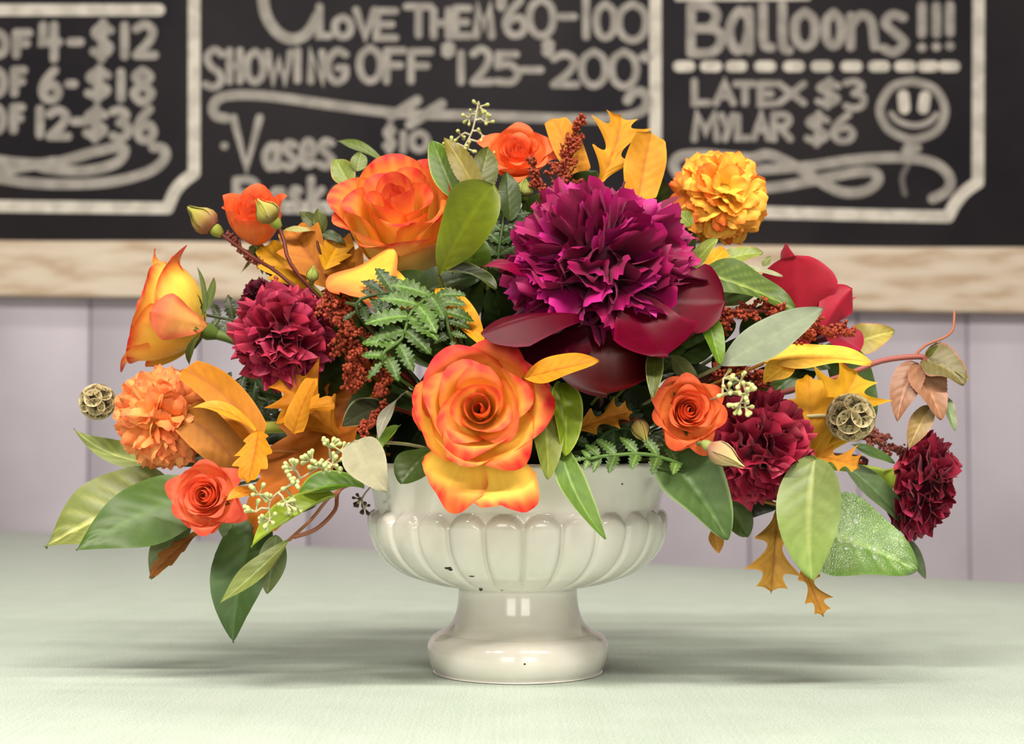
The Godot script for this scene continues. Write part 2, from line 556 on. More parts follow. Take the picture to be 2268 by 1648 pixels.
func build_chalkboard():
	glyph_table()
	var o := thing("chalkboard", "large black chalkboard with hand-lettered flower and balloon prices in a whitewashed wood frame", "chalkboard")
	var z := WALL_Z + 0.016
	var tl := at(-420, -260, z)
	var br := at(2700, 560, z)
	part(o, "slate", chamfer_box(Vector3(br.x - tl.x, tl.y - br.y, 0.014), 0.001), mats.slate, Transform3D(Basis(), Vector3((br.x + tl.x) / 2, (br.y + tl.y) / 2, z - 0.007)))
	# the bottom rail of the frame is a rough board, a little deeper at one end
	var zf := WALL_Z + 0.034
	var yt := [531.5, 548.0]
	var yb := [654.0, 694.0]
	var e := [-420.0, 2700.0]
	var corners := []
	for k in 2:
		var s: float = (e[k] - 0.0) / 2268.0
		corners.append([at(e[k], lerpf(yt[0], yt[1], s), zf), at(e[k], lerpf(yb[0], yb[1], s), zf)])
	var rail := sheet(60, 24, func(u, v):
		var a: Vector3 = corners[0][1].lerp(corners[1][1], u)
		var b: Vector3 = corners[0][0].lerp(corners[1][0], u)
		var prof := [[0.0, -0.034], [0.0, -0.003], [0.03, 0.0], [0.97, 0.0], [1.0, -0.003], [1.0, -0.034]]
		var k: float = v * 5.0
		var i := mini(int(k), 4)
		var t: float = lerpf(prof[i][0], prof[i + 1][0], k - i)
		var q := a.lerp(b, t)
		q.z += lerpf(prof[i][1], prof[i + 1][1], k - i)
		q.y += sin(u * 31.0) * 0.0006
		return [q, Color.WHITE])
	part(o, "frame_rail", rail, mats.wood)
	for k in 2:
		var x: float = tl.x if k == 0 else br.x
		part(o, "frame_stile", chamfer_box(Vector3(0.09, tl.y - br.y + 0.02, 0.034), 0.003), mats.wood, Transform3D(Basis(), Vector3(x, (br.y + tl.y) / 2, zf - 0.017)))
	part(o, "frame_rail", chamfer_box(Vector3(br.x - tl.x, 0.09, 0.034), 0.003), mats.wood, Transform3D(Basis(), Vector3(0, tl.y, zf - 0.017)))
	var c = mats.chalk
	var cb = mats.chalk_bright
	# panel of the dozen prices
	chalk_line(o, "chalk_border", "-60,22 352,22", 27, cb, "bright chalk rule above the per-dozen prices")
	chalk_text(o, "O -30 63 22 131  F 26 63 74 131  4 84 46 140 140  - 146 82 188 104  $ 198 40 256 140  1 262 47 290 134  2 292 44 352 132", 20, c, "chalk line reading OF 4 - $12")
	chalk_text(o, "O -32 146 18 218  F 22 146 62 216  6 84 146 140 230  - 142 176 174 196  $ 186 142 250 230  1 254 150 282 228  8 286 146 346 236", 20, c, "chalk line reading OF 6 - $18")
	chalk_text(o, "O -32 228 16 300  F 20 228 58 298  1 75 232 102 308  2 100 234 160 312  - 154 258 200 280  $ 182 230 243 318  3 240 234 294 316  6 294 232 350 320", 20, c, "chalk line reading OF 12 - $36")
	chalk_line(o, "chalk_flourish", "~-40,350 60,362 130,358 210,336 262,326 276,336 255,362 190,378 110,374 60,366 -40,400|~-40,386 40,372 120,358|~-30,390 60,404 150,408 250,402 330,380 364,352 362,330 340,326", 23, c, "looping chalk flourish under the OF 12 line")
	chalk_line(o, "chalk_border", "430,-60 430,384|~430,384 404,404 386,426 371,461|371,461 180,459 -60,456", 27, cb, "chalk border with a notched corner round the per-dozen prices")
	# middle panel
	chalk_line(o, "chalk_flourish", "~583,-60 583,0 592,40 617,74 650,87 682,72 704,36", 25, c, "bottom of a large chalk loop beside LOVE THEM")
	chalk_text(o, "L 699 6 738 88  O 733 30 786 90  V 780 14 838 88  E 826 16 884 92  T 892 6 962 86  H 952 14 1002 88  E 1000 10 1048 88  M 1046 6 1098 88  $ 1098 -20 1124 26  6 1112 -8 1172 86  0 1164 -10 1234 88  - 1232 26 1280 48  1 1284 -16 1312 90  0 1312 0 1370 92  0 1362 0 1440 98", 17, c, "chalk line reading LOVE THEM $60-100")
	chalk_text(o, "S 446 102 502 202  H 500 104 540 188  O 538 106 592 190  W 584 108 652 188  I 640 104 678 186  N 680 108 722 188  G 716 104 776 190  O 788 98 852 188  F 848 104 902 188  F 902 106 962 188  $ 976 90 1010 130  1 1006 110 1036 190  2 1040 100 1096 190  5 1092 112 1156 192  - 1150 144 1206 166  $ 1198 84 1230 128  2 1218 112 1286 196  0 1280 106 1350 198  0 1346 106 1418 200  + 1414 112 1446 140", 17, c, "chalk line reading SHOWING OFF $125-$200+")
	chalk_line(o, "chalk_flourish", "~500,262 478,256 472,236 490,216 540,210 620,216 760,236 900,252 1060,256 1240,262 1360,262 1418,248 1434,226 1426,206 1404,204 1390,222", 22, c, "long chalk flourish under the SHOWING OFF line")
	chalk_text(o, "* 482 310 512 336  V 508 252 584 380  a 578 312 624 380  s 620 308 664 380  e 660 304 704 374  s 700 304 746 378", 18, c, "chalk word Vases with a bullet dot")
	chalk_text(o, "$ 846 270 880 342  1 880 288 906 342  0 904 286 954 340", 16, c, "chalk figure $10 beside Vases")
	chalk_line(o, "chalk_flourish", "866,258 924,222|908,276 978,230", 22, c, "two slanting chalk ticks over the $10")
	chalk_text(o, "B 514 390 584 470  a 590 412 634 474  s 636 410 674 474  k 680 388 724 474  e 728 412 768 474  t 770 394 806 474  s 810 412 846 474", 18, c, "chalk word Baskets, half hidden behind the roses")
	chalk_line(o, "chalk_border", "1452,-60 1452,384|~1452,384 1426,404 1408,426 1394,462|1394,462 900,461 520,459", 27, cb, "chalk border down the edge of the vases panel")
	# balloon panel
	chalk_line(o, "chalk_border", "1500,-3 1790,-5", 12, cb, "chalk rule over the word Balloons")
	chalk_text(o, "B 1520 4 1608 128  a 1604 12 1672 122  l 1674 2 1722 116  l 1718 0 1760 122  o 1750 16 1816 114  o 1818 18 1874 112  n 1874 22 1948 114  s 1946 22 2016 126  ! 2026 2 2058 124  ! 2058 4 2090 122  ! 2088 2 2120 120", 21, c, "large chalk word Balloons!!!")
	var dashes := ""
	for x in [1515, 1575, 1631, 1695, 1758, 1820, 1886, 1947, 2005, 2056, 2102]:
		dashes += ("|" if dashes else "") + "%d,147 %d,147" % [x - 12, x + 12]
	chalk_line(o, "chalk_rule", dashes, 25, cb, "dashed chalk rule under Balloons!!!")
	chalk_text(o, "L 1530 172 1578 236  A 1578 176 1632 236  T 1622 178 1678 236  E 1676 178 1722 238  X 1718 178 1788 236  $ 1804 170 1866 244  3 1866 172 1922 248", 16, c, "chalk line reading LATEX $3")
	chalk_text(o, "M 1530 246 1596 316  Y 1590 248 1632 316  L 1626 250 1664 314  A 1662 246 1710 314  R 1706 246 1758 316  $ 1780 244 1842 328  6 1838 246 1898 320", 16, c, "chalk line reading MYLAR $6")
	chalk_line(o, "chalk_drawing", "~2021,180 1974,194 1949,241 1966,284 2006,306 2038,306 2078,286 2093,243 2070,197 2021,180|2010,312 2018,328|2006,332 2032,328", 19, c, "chalk balloon with a smiling face")
	chalk_line(o, "chalk_drawing", "~1974,252 1990,268 2022,278 2054,272 2074,254", 14, c, "smiling chalk mouth of the balloon face")
	chalk_line(o, "chalk_drawing", "2001,212 2003,240|2049,214 2045,240", 26, cb, "two bright chalk eyes of the balloon face")
	chalk_line(o, "chalk_drawing", "~2016,332 2018,352 2006,374 1998,396 2004,430", 12, mats.chalk_faint, "thin chalk string of the balloon")
	chalk_line(o, "chalk_flourish", "~1504,388 1492,366 1508,346 1560,342 1660,350 1700,342 1750,362 1800,392 1860,424 1912,424 1944,402 1936,382 1890,382 1800,400 1720,414 1640,418 1540,404|~1680,376 1790,368 1890,354 1990,349 2066,360 2102,390 2100,420 2066,440", 23, c, "looping chalk flourish under the MYLAR line")
	chalk_line(o, "chalk_border", "2168,-60 2166,404|~2166,404 2138,424 2116,450 2100,480|2100,480 1900,476 1520,466", 27, cb, "chalk border with a notched corner round the balloon prices")

# ---------------------------------------------------------------- the bowl
func build_bowl():
	var c := at(1147, 1481, 0.0)
	var o := thing("pedestal_bowl", "white glazed pottery bowl with scalloped lobes on a flared foot, holding the flowers", "bowl", Vector3(c.x, T, 0))
	var lobes := 26
	var white := Color.WHITE
	# outside of the bowl from the foot joint to the lip, then down the inside
	var prof := [[0.028, 0.0465], [0.034, 0.0467], [0.045, 0.0485], [0.0575, 0.0530], [0.0675, 0.0595], [0.0740, 0.0670], [0.0772, 0.0745], [0.0785, 0.0820], [0.0785, 0.0900], [0.0800, 0.0985], [0.0822, 0.1060], [0.0842, 0.1100], [0.0852, 0.1120], [0.0850, 0.1136], [0.0832, 0.1142], [0.0805, 0.1125], [0.0775, 0.1040], [0.0745, 0.0850], [0.0690, 0.0700], [0.0500, 0.0600], [0.0, 0.0570]]
	var curve := []
	for q in prof: curve.append(Vector3(q[0], q[1], 0))
	curve = smooth_path(curve, 7)
	var nv := curve.size() - 1
	var body := sheet(lobes * 18, nv, func(u, v):
		var k := roundi(v * nv)
		var q: Vector3 = curve[k]
		var r := q.x
		var h := q.y
		var a: float = fposmod(u * lobes + 0.5, 1.0) * 2.0 - 1.0
		if k < 60 and r > 0.03:
			var wide: float = (1.0 - absf(a)) * r * PI / lobes
			var top: float = 0.0885 - 0.0068 * pow(absf(a), 2.6)
			var e: float = minf(wide * 1.15, (top - h) * 0.9)
			var up: float = clampf(e / 0.0034, 0.0, 1.0)
			var low: float = smoothstep(0.046, 0.056, h)
			r += (sqrt(1.0 - (1.0 - up) * (1.0 - up)) * 0.0034 + (1.0 - a * a) * 0.0006 * up) * (0.35 + 0.65 * low)
		return [Vector3(r * cos(u * TAU), h, -r * sin(u * TAU)), white], true)
	part(o, "bowl", body, mats.glaze, Transform3D(Basis(Vector3.UP, 0.03), Vector3.ZERO))
	var foot := [[0.0, 0.0], [0.0425, 0.0], [0.0455, 0.0012], [0.0480, 0.0045], [0.0497, 0.0095], [0.0494, 0.0150], [0.0470, 0.0190], [0.0435, 0.0212], [0.0412, 0.0222], [0.0372, 0.0258], [0.0348, 0.0300], [0.0335, 0.0345], [0.0328, 0.0400], [0.0326, 0.0450], [0.0328, 0.0490], [0.0, 0.0495]]
	var fc := []
	for q in foot: fc.append(Vector3(q[0], q[1], 0))
	fc = smooth_path(fc, 5)
	var pf := []
	for q in fc: pf.append([maxf(q.x, 0.0), maxf(q.y, 0.0)])
	part(o, "pedestal_foot", lathe(pf, 96, [255, 255, 255]), mats.glaze)
	# small chips where the dark clay shows
	var chip := lathe([[0.0, -0.4], [0.7, -0.3], [1.0, 0.0], [0.6, 0.25], [0.0, 0.35]], 9, [255, 255, 255])
	for q in [[1065, 1301, 0.0465, 1.3, 2.0], [992, 1258, 0.061, 2.2, 0.8], [998, 1262, 0.061, 1.3, 0.6], [1045, 1276, 0.056, 1.6, 0.5], [952, 1112, 0.081, 0.8, 0.8], [977, 1143, 0.081, 0.5, 1.4], [1378, 1071, 0.077, 0.8, 0.8], [1112, 1306, 0.036, 0.8, 0.7], [1128, 1307, 0.036, 0.6, 0.5], [1162, 1471, 0.0495, 0.8, 0.7]]:
		# where the line of sight meets the glaze
		var d := (at(q[0], q[1], 0.2) - EYE).normalized()
		var e := EYE - o.position
		var t := 0.6
		while t < 0.85:
			var p := e + d * t
			if Vector2(p.x, p.z).length() < outer_radius(curve, fc, p.y): break
			t += 0.0004
		var p := e + d * t
		var n := Vector3(p.x, 0, p.z).normalized()
		part(o, "glaze_chip", chip, mats.chip, Transform3D(Basis(n.cross(Vector3.UP) * q[3] * 0.001, n * 0.0006, Vector3.UP * q[4] * 0.001), p))
	# the wet florist's foam that holds the stems
	var foam := lathe([[0.0, 0.060], [0.052, 0.063], [0.070, 0.074], [0.0745, 0.100], [0.074, 0.118], [0.066, 0.140], [0.050, 0.165], [0.025, 0.178], [0.0, 0.180]], 40, [255, 255, 255])
	var fo := part(self, "floral_foam", foam, mats.foam, Transform3D(Basis(), o.position))
	tag(fo, "dark green florist's foam filling the bowl, hidden under the flowers", "floral foam")

func outer_radius(a: Array, b: Array, h: float) -> float:
	var r := 0.0
	for c in [a.slice(0, 88), b]:
		for i in c.size() - 1:
			if (c[i].y - h) * (c[i + 1].y - h) <= 0.0 and c[i].y != c[i + 1].y:
				r = maxf(r, lerpf(c[i].x, c[i + 1].x, (h - c[i].y) / (c[i + 1].y - c[i].y)))
	return r + (0.0042 if h > 0.055 and h < 0.086 else 0.0)

# ---------------------------------------------------------------- leaves
func half_width(kind: String, v: float) -> float:
	match kind:
		"oval": return pow(sin(PI * pow(v, 0.85)), 0.72) * (1.0 - 0.12 * v)
		"ovate": return pow(sin(PI * pow(v, 0.62)), 0.8)
		"lance": return pow(sin(PI * pow(v, 0.95)), 0.95)
		"obovate": return pow(sin(PI * pow(v, 1.7)), 0.62) if v < 0.999 else 0.0
		"strap": return clampf(v * 9.0, 0.25, 1.0) * clampf((1.0 - v) * 14.0, 0.0, 1.0) * (0.72 + 0.28 * sin(PI * v))
		"petal": return pow(clampf(v * 1.25, 0, 1), 0.6) * pow(clampf((1.0 - v) * 3.2, 0, 1), 0.45)
		"oak":
			if v > 0.99: return 0.0
			# spiny lobes with rounded hollows between: [place, width]
			var marks := [[0.0, 0.03], [0.12, 0.12], [0.33, 0.78], [0.46, 0.26], [0.66, 1.0], [0.77, 0.34], [0.87, 0.56], [0.92, 0.2], [1.0, 0.0]]
			for k in marks.size() - 1:
				if v <= marks[k + 1][0]:
					var t: float = (v - marks[k][0]) / (marks[k + 1][0] - marks[k][0])
					var rise: bool = marks[k + 1][1] > marks[k][1]
					return lerpf(marks[k][1], marks[k + 1][1], pow(t, 1.9) if rise else 1.0 - pow(1.0 - t, 2.4))
			return 0.0
		"oak_shallow":
			var k := fposmod(v * 4.0 + 0.3, 1.0)
			var lobe := k / 0.8 if k < 0.8 else (1.0 - k) / 0.2
			return (0.62 + 0.38 * lobe) * pow(sin(PI * pow(v, 0.8)), 0.7)
	return sin(PI * v)

# options: n facing, bow, curl, arc, cup, wave, twist, roll, serr, vein, edge, ve (vein strength), nv
func leaf_mesh(kind: String, l: float, w: float, c, o := {}) -> ArrayMesh:
	var oak := kind.begins_with("oak")
	if c[1] > c[0] * 0.9: c = mul(c, 0.74)
	elif oak or kind == "strap": c = mul(c, 0.87)
	var nv: int = o.get("nv", 44 if oak else 46)
	var nu: int = o.get("nu", 14)
	var c0 := lin(c)
	var cv := lin(o.get("vein", mul(c, 1.25)))
	var ce := lin(o.get("edge", mul(c, 1.1)))  # default edge is lighter: the highlight along the leaf edge put into colour
	var ct := lin(o.get("tip", c))
	var bow: float = o.get("bow", 0.25)
	var arc: float = o.get("arc", 0.0)
	var cup: float = o.get("cup", 0.25)
	var wave: float = o.get("wave", 0.06)
	var twist: float = o.get("twist", 0.0)
	var roll: float = o.get("roll", 0.0)
	var serr: float = o.get("serr", 0.0)
	var ve: float = o.get("ve", 1.0)
	var ph: float = o.get("ph", 0.0)
	var curl: float = o.get("curl", 0.0)
	var edge_w: float = o.get("edge_w", 0.86)
	var tex := FastNoiseLite.new()
	tex.frequency = 0.35
	tex.seed = int(l * 1e6)
	# the midrib: bends by bow + curl, then is turned so that it still runs from base to tip
	var spine := [Vector3.ZERO]
	var dirs := []
	for k in nv:
		var v := (k + 0.5) / nv
		var a: float = bow * (0.5 - v) * 2.0 - curl * pow(v, 3)
		var s: float = arc * (0.5 - v) * 2.0
		var d := Vector3(sin(s) * cos(a), cos(s) * cos(a), sin(a))
		dirs.append(d)
		spine.append(spine[-1] + d / nv)
	var chord: Vector3 = spine[-1]
	var q := Quaternion(chord.normalized(), Vector3.UP) if chord.normalized().dot(Vector3.UP) < 0.99999 else Quaternion.IDENTITY
	var k := l / chord.length()
	var f := func(u, v):
		var i := mini(int(v * nv), nv - 1)
		var p: Vector3 = spine[roundi(v * nv)]
		var d: Vector3 = dirs[i]
		var side := Vector3(1, 0, 0)
		side = (side - d * side.dot(d)).normalized()
		var up := side.cross(d)
		var t: float = twist * (v - 0.5)
		var s2 := side * cos(t) + up * sin(t)
		up = up * cos(t) - side * sin(t)
		side = s2
		var x: float = u * 2.0 - 1.0
		var hw := half_width(kind, v) * w / 2.0
		var tooth: float = absf(fposmod(v * o.get("teeth", 17.0) + ph, 1.0) - 0.3)
		hw *= 1.0 - serr * tooth
		var ax := absf(x)
		var off := x * hw
		# leaf halves fold up along the midrib, edges roll
		var lift := ax * hw * cup
		var rr := roll * ax * ax
		var across := off * (1.0 - 0.35 * absf(rr))
		lift += rr * hw
		lift += wave * w * sin(v * 9.0 + ph * 6.0 + (2.0 if x > 0 else 0.0)) * ax * ax
		var vphase := fposmod(v * 7.0 - ax * 1.6 + ph, 1.0)
		var side_vein: float = smoothstep(0.26, 0.0, minf(vphase, 1.0 - vphase)) * (1.0 - smoothstep(0.7, 1.0, ax))
		var mid: float = smoothstep(0.14, 0.02, ax)
		lift += (-mid * 0.012 - side_vein * 0.006 + sin(vphase * PI) * 0.008 * (1.0 - ax)) * w * ve
		var pos: Vector3 = q * (p * k) + q * (side * across + up * lift)
		if oak: pos += q * d * (ax * hw * 0.5)
		var col: Color = c0.lerp(ct, v * v)
		col = col.lerp(cv, maxf(mid * 0.75, side_vein * 0.26) * minf(ve, 1.3))
		col = col.lerp(ce, smoothstep(edge_w, 1.0, ax if edge_w > 0.8 else maxf(ax, v)) * 0.75)
		var mott: float = 1.0 + 0.16 * tex.get_noise_2d(off * 300.0, v * l * 300.0) + 0.10 * tex.get_noise_2d(off * 1100.0 + 40.0, v * l * 1100.0)
		return [pos, Color(col.r * mott, col.g * mott, col.b * mott)]
	return sheet(nu, nv, f)

# a leaf from a base to a tip point; o.n is the way its upper side faces
func leaf_tr(root: Vector3, base: Vector3, tip: Vector3, n: Vector3) -> Transform3D:
	var y := (tip - base).normalized()
	var z := (n - y * n.dot(y)).normalized()
	return Transform3D(Basis(y.cross(z), y, z), base - root)

func lf(parent, kind, b, t, wpx, c, o := {}, called := "leaf", m = null) -> MeshInstance3D:
	var base := pt(b)
	var tip := pt(t)
	var zm: float = (b[2] + t[2]) / 2.0
	var mesh := leaf_mesh(kind, base.distance_to(tip), wpx * px_size(zm), c, o)
	var mm = m if m else (mats.dry if kind.begins_with("oak") or kind == "strap" else mats.leaf)
	var r := part(parent, called, mesh, mm, leaf_tr(parent.position, base, tip, o.get("n", Vector3(0, 0.5, 1))))
	if o.has("label"): r.set_meta("label", o.label)
	return r

func foam_point(p: Vector3) -> Vector3:
	return Vector3(clampf(p.x * 0.22, -0.05, 0.05), T + 0.108, clampf(p.z * 0.3 - 0.005, -0.035, 0.035))

# a stem through the given points, ending in the foam
func stem(parent, pts: Array, r: float, c, to_foam := true, c1 = null, called := "stem") -> void:
	var q := []
	for p in pts: q.append((p if p is Vector3 else pt(p)) - parent.position)
	if to_foam:
		var last: Vector3 = q[-1] + parent.position
		var f := foam_point(last)
		var mid := last.lerp(f, 0.5) + Vector3(0, 0.006, -0.004)
		q.append(mid - parent.position)
		q.append(f - parent.position)
	part(parent, called, tube(smooth_path(q, 5), r, r * 0.9, c, c1), mats.stem)

func sprig(called, label, category, p0, group = "") -> Node3D:
	return thing(called, label, category, pt(p0) if p0 is Array else p0, group)

# ---------------------------------------------------------------- blooms
func bloom_basis(axis: Vector3) -> Basis:
	var y := axis.normalized()
	var x := Vector3.UP.cross(y)
	x = x.normalized() if x.length() > 0.05 else Vector3.RIGHT
	return Basis(x, y, x.cross(y))

# one cupped petal of a rose, standing round the y axis; all lengths in metres
func rose_petal(phi: float, w: float, r1: float, h: float, o: Dictionary, pal: Array) -> ArrayMesh:
	var nu: int = o.get("nu", 14)
	var nv: int = o.get("nv", 12)
	var r0: float = o.get("r0", 0.003)
	var h0: float = o.get("h0", 0.0)
	var bulge: float = o.get("bulge", 0.15)
	var curl: float = o.get("curl", 0.1)
	var drop: float = o.get("drop", 0.22)
	var spiral: float = o.get("spiral", 0.05)
	var point: float = o.get("point", 0.0)
	var ph: float = o.get("ph", 0.0)
	var rimw: float = o.get("rim", 0.55)
	var pw: float = o.get("pow", 0.62)
	var ruff: float = o.get("ruff", 0.03)
	var c0 := lin(pal[0])
	var c1 := lin(pal[1])
	var c2 := lin(pal[2])
	var tex := FastNoiseLite.new()
	tex.frequency = 1.0
	tex.seed = int(ph * 100.0) + 3
	return sheet(nu, nv, func(u, v):
		var x: float = u * 2.0 - 1.0
		var ax := absf(x)
		var s: float = v * (1.0 - drop * pow(ax, 2.6) + point * (1.0 - ax) * (1.0 - ax))
		s += ruff * sin(x * 4.0 + ph) * v * v
		var width: float = 0.35 + 0.65 * sin(minf(v * 1.7, 1.0) * PI / 2)
		width *= 1.0 - 0.12 * smoothstep(0.75, 1.0, v)
		var a: float = phi + x * w * width
		var r: float = lerpf(r0, r1, pow(maxf(s, 0.0), pw)) + bulge * r1 * sin(PI * clampf(s, 0, 1))
		var y: float = lerpf(h0, h, s)
		var c: float = maxf(0.0, (s / (1.0 + point) - 0.68) / 0.32)
		var fold: float = curl * (1.0 + 0.6 * sin(ph + x * 2.6))
		r *= 1.0 + 0.05 * tex.get_noise_2d(x * 1.3 + 5.0, s * 1.2) * smoothstep(0.3, 1.0, s)
		r += fold * r1 * c * c
		y -= fold * r1 * 0.75 * c * c * c
		r *= 1.0 + spiral * x
		var sn: float = s / (1.0 + point)
		var e: float = maxf(smoothstep(rimw, 1.0, sn), smoothstep(0.72, 1.0, ax) * smoothstep(0.35, 0.85, v) * 0.75)
		e = clampf(e * (0.9 + 0.5 * tex.get_noise_2d(x * 5.0, s * 1.5)), 0.0, 1.0)
		var streak: float = 1.0 + 0.10 * tex.get_noise_2d(x * 11.0, s * 1.2 + 9.0)
		var col: Color = c0.lerp(c1, smoothstep(0.45, 0.98, sn)).lerp(c2, clampf(e, 0, 1))
		col = Color(col.r * streak, col.g * streak * streak, col.b * streak)
		return [Vector3(r * cos(a), y, -r * sin(a)), col])

# opts: inner, ring [[degrees, reach, half width in degrees, height, curl, {}], ...], spin, open, petal options
func rose(called, label, category, face, axis: Vector3, rpx: float, hk: float, pal_in: Array, pal: Array, o := {}, group = "") -> Node3D:
	var b := bloom_basis(axis)
	var z: float = face[2]
	var r := rpx * px_size(z)
	var h := r * hk
	var root := pt(face) - b.y * h * 0.9
	var t := thing(called, label, category, root, group)
	var tr := Transform3D(b, Vector3.ZERO)
	var n: int = o.get("inner", 15)
	var spin: float = o.get("spin", 0.0)
	rng.seed = o.get("seed", 5)
	var m = o.get("mat", mats.petal)
	var wide: float = o.get("wide", 0.70)
	for k in n:
		var s := float(k) / (n - 1)
		var pp := []
		for c in 3: pp.append([lerpf(pal_in[c][0], pal[c][0], s), lerpf(pal_in[c][1], pal[c][1], s), lerpf(pal_in[c][2], pal[c][2], s)])
		var rr := r * lerpf(0.06, wide, pow(s, o.get("grow", 0.9)))
		part(t, "petal", rose_petal(k * 2.4 + spin, lerpf(2.1, 1.0, s) * rng.randf_range(0.92, 1.08), rr, h * (lerpf(o.get("heart", 0.9), 1.0, minf(s * 3.0, 1.0)) - 0.10 * s + rng.randf_range(-0.03, 0.03)),
			{"curl": lerpf(-0.25, o.get("curl", 0.22), minf(1.0, s * 1.8)), "spiral": lerpf(0.22, 0.06, s), "bulge": lerpf(0.1, 0.2, s), "ph": rng.randf() * 6.0, "drop": lerpf(0.1, 0.2, s), "rim": o.get("rim", 0.55), "pow": lerpf(1.2, o.get("pow", 0.55), s), "ruff": o.get("ruff", 0.02), "point": o.get("point", 0.0) * s}, pp), m, tr)
	for q in o.get("ring", []):
		var d := {"curl": q[4], "ph": rng.randf() * 6.0, "rim": o.get("rim", 0.55), "nu": 20, "nv": 18, "spiral": 0.04, "pow": 0.55, "point": o.get("point", 0.0)}
		if q.size() > 5: d.merge(q[5], true)
		part(t, "petal", rose_petal(deg_to_rad(q[0]), deg_to_rad(q[2]), r * q[1], h * q[3], d, d.get("pal", pal)), m, tr)
	# green cup and sepals under the bloom
	var hip := lathe([[0.0, -r * 0.32], [r * 0.10, -r * 0.28], [r * 0.17, -r * 0.12], [r * 0.16, 0.0], [r * 0.08, r * 0.03], [0.0, r * 0.03]], 14, o.get("hip", [96, 118, 48]))
	part(t, "calyx", hip, mats.leaf_dull, tr)
	for k in o.get("sepals", 5):
		var a: float = TAU * k / 5.0 + spin
		var d := Vector3(cos(a), 0, -sin(a))
		var down: float = o.get("sepal_dir", 0.2) + 0.4 * sin(k * 2.3)
		var y := (d * 0.9 + Vector3.UP * down).normalized()
		var zz := (Vector3.UP - y * y.y).normalized()
		var mesh := leaf_mesh("lance", r * o.get("sepal_len", 0.8), r * 0.24, o.get("hip", [110, 130, 60]), {"bow": -0.5, "nv": 10, "nu": 6, "ve": 0.3})
		part(t, "sepal", mesh, mats.leaf_dull, tr * Transform3D(Basis(y.cross(zz), y, zz), d * r * 0.12))
	if o.get("stem", true): stem(t, [root - b.y * r * 0.25, root - b.y * r * o.get("reach", 0.7)], o.get("stem_r", 0.0022), o.get("stem_c", [92, 112, 50]), true, [70, 90, 40])
	return t

# a fan-shaped petal along +y, curling away from +z; edge toothed and ruffled
func fan_petal(l: float, w: float, o: Dictionary, pal: Array, sd: int) -> ArrayMesh:
	var g := RandomNumberGenerator.new()
	g.seed = sd * 77 + 5
	var bend: float = o.get("bend", 0.9) * g.randf_range(0.75, 1.25)
	var amp: float = o.get("amp", 0.12) * g.randf_range(0.7, 1.3)
	var fr: float = o.get("freq", 5.0) * g.randf_range(0.8, 1.2)
	var ph := g.randf() * TAU
	var ph2 := g.randf() * TAU
	var serr: float = o.get("serr", 0.08)
	var teeth: float = o.get("teeth", 9.0)
	var cup: float = o.get("cup", 0.15) * g.randf_range(-0.4, 1.6)
	var round_off: float = o.get("round", 0.35)
	var notch: float = o.get("notch", 0.0)
	var narrow: float = o.get("narrow", 0.2)
	var nu: int = o.get("nu", 14)
	var nv: int = o.get("nv", 8)
	var c0 := lin(pal[0])
	var c1 := lin(pal[1])
	var c2 := lin(pal[2])
	var ys := [0.0]
	var zs := [0.0]
	for k in nv:
		var a: float = bend * pow((k + 0.5) / nv, 1.6)
		ys.append(ys[-1] + cos(a) / nv)
		zs.append(zs[-1] - sin(a) / nv)
	return sheet(nu, nv, func(u, v):
		var x: float = u * 2.0 - 1.0
		var edge: float = 1.0 - round_off * pow(absf(x), 2.4) - serr * absf(fposmod(x * teeth / 2.0 + ph, 1.0) - 0.5) * 2.0 - notch * maxf(0.0, 1.0 - absf(x) * 3.5) + 0.05 * sin(x * 3.0 + ph2)
		var vv: float = v * edge
		var i := minf(vv * nv, nv - 0.001)
		var y: float = lerpf(ys[int(i)], ys[int(i) + 1], i - int(i)) * l
		var z: float = lerpf(zs[int(i)], zs[int(i) + 1], i - int(i)) * l
		var half: float = w / 2 * (narrow + (1.0 - narrow) * sin(minf(v * 1.35, 1.0) * PI / 2))
		var a: float = bend * pow(v, 1.6)
		var off: float = amp * l * v * v * sin(x * fr + ph) + amp * 0.4 * l * v * v * sin(x * fr * 2.3 + ph2) + cup * w * x * x * v
		var p := Vector3(x * half, y + off * sin(a), z + off * cos(a))
		var e: float = maxf(smoothstep(o.get("rim", 0.7), 1.0, vv), smoothstep(0.75, 1.0, absf(x)) * 0.5 * v)
		return [p, c0.lerp(c1, smoothstep(0.1, 0.75, vv)).lerp(c2, e)])

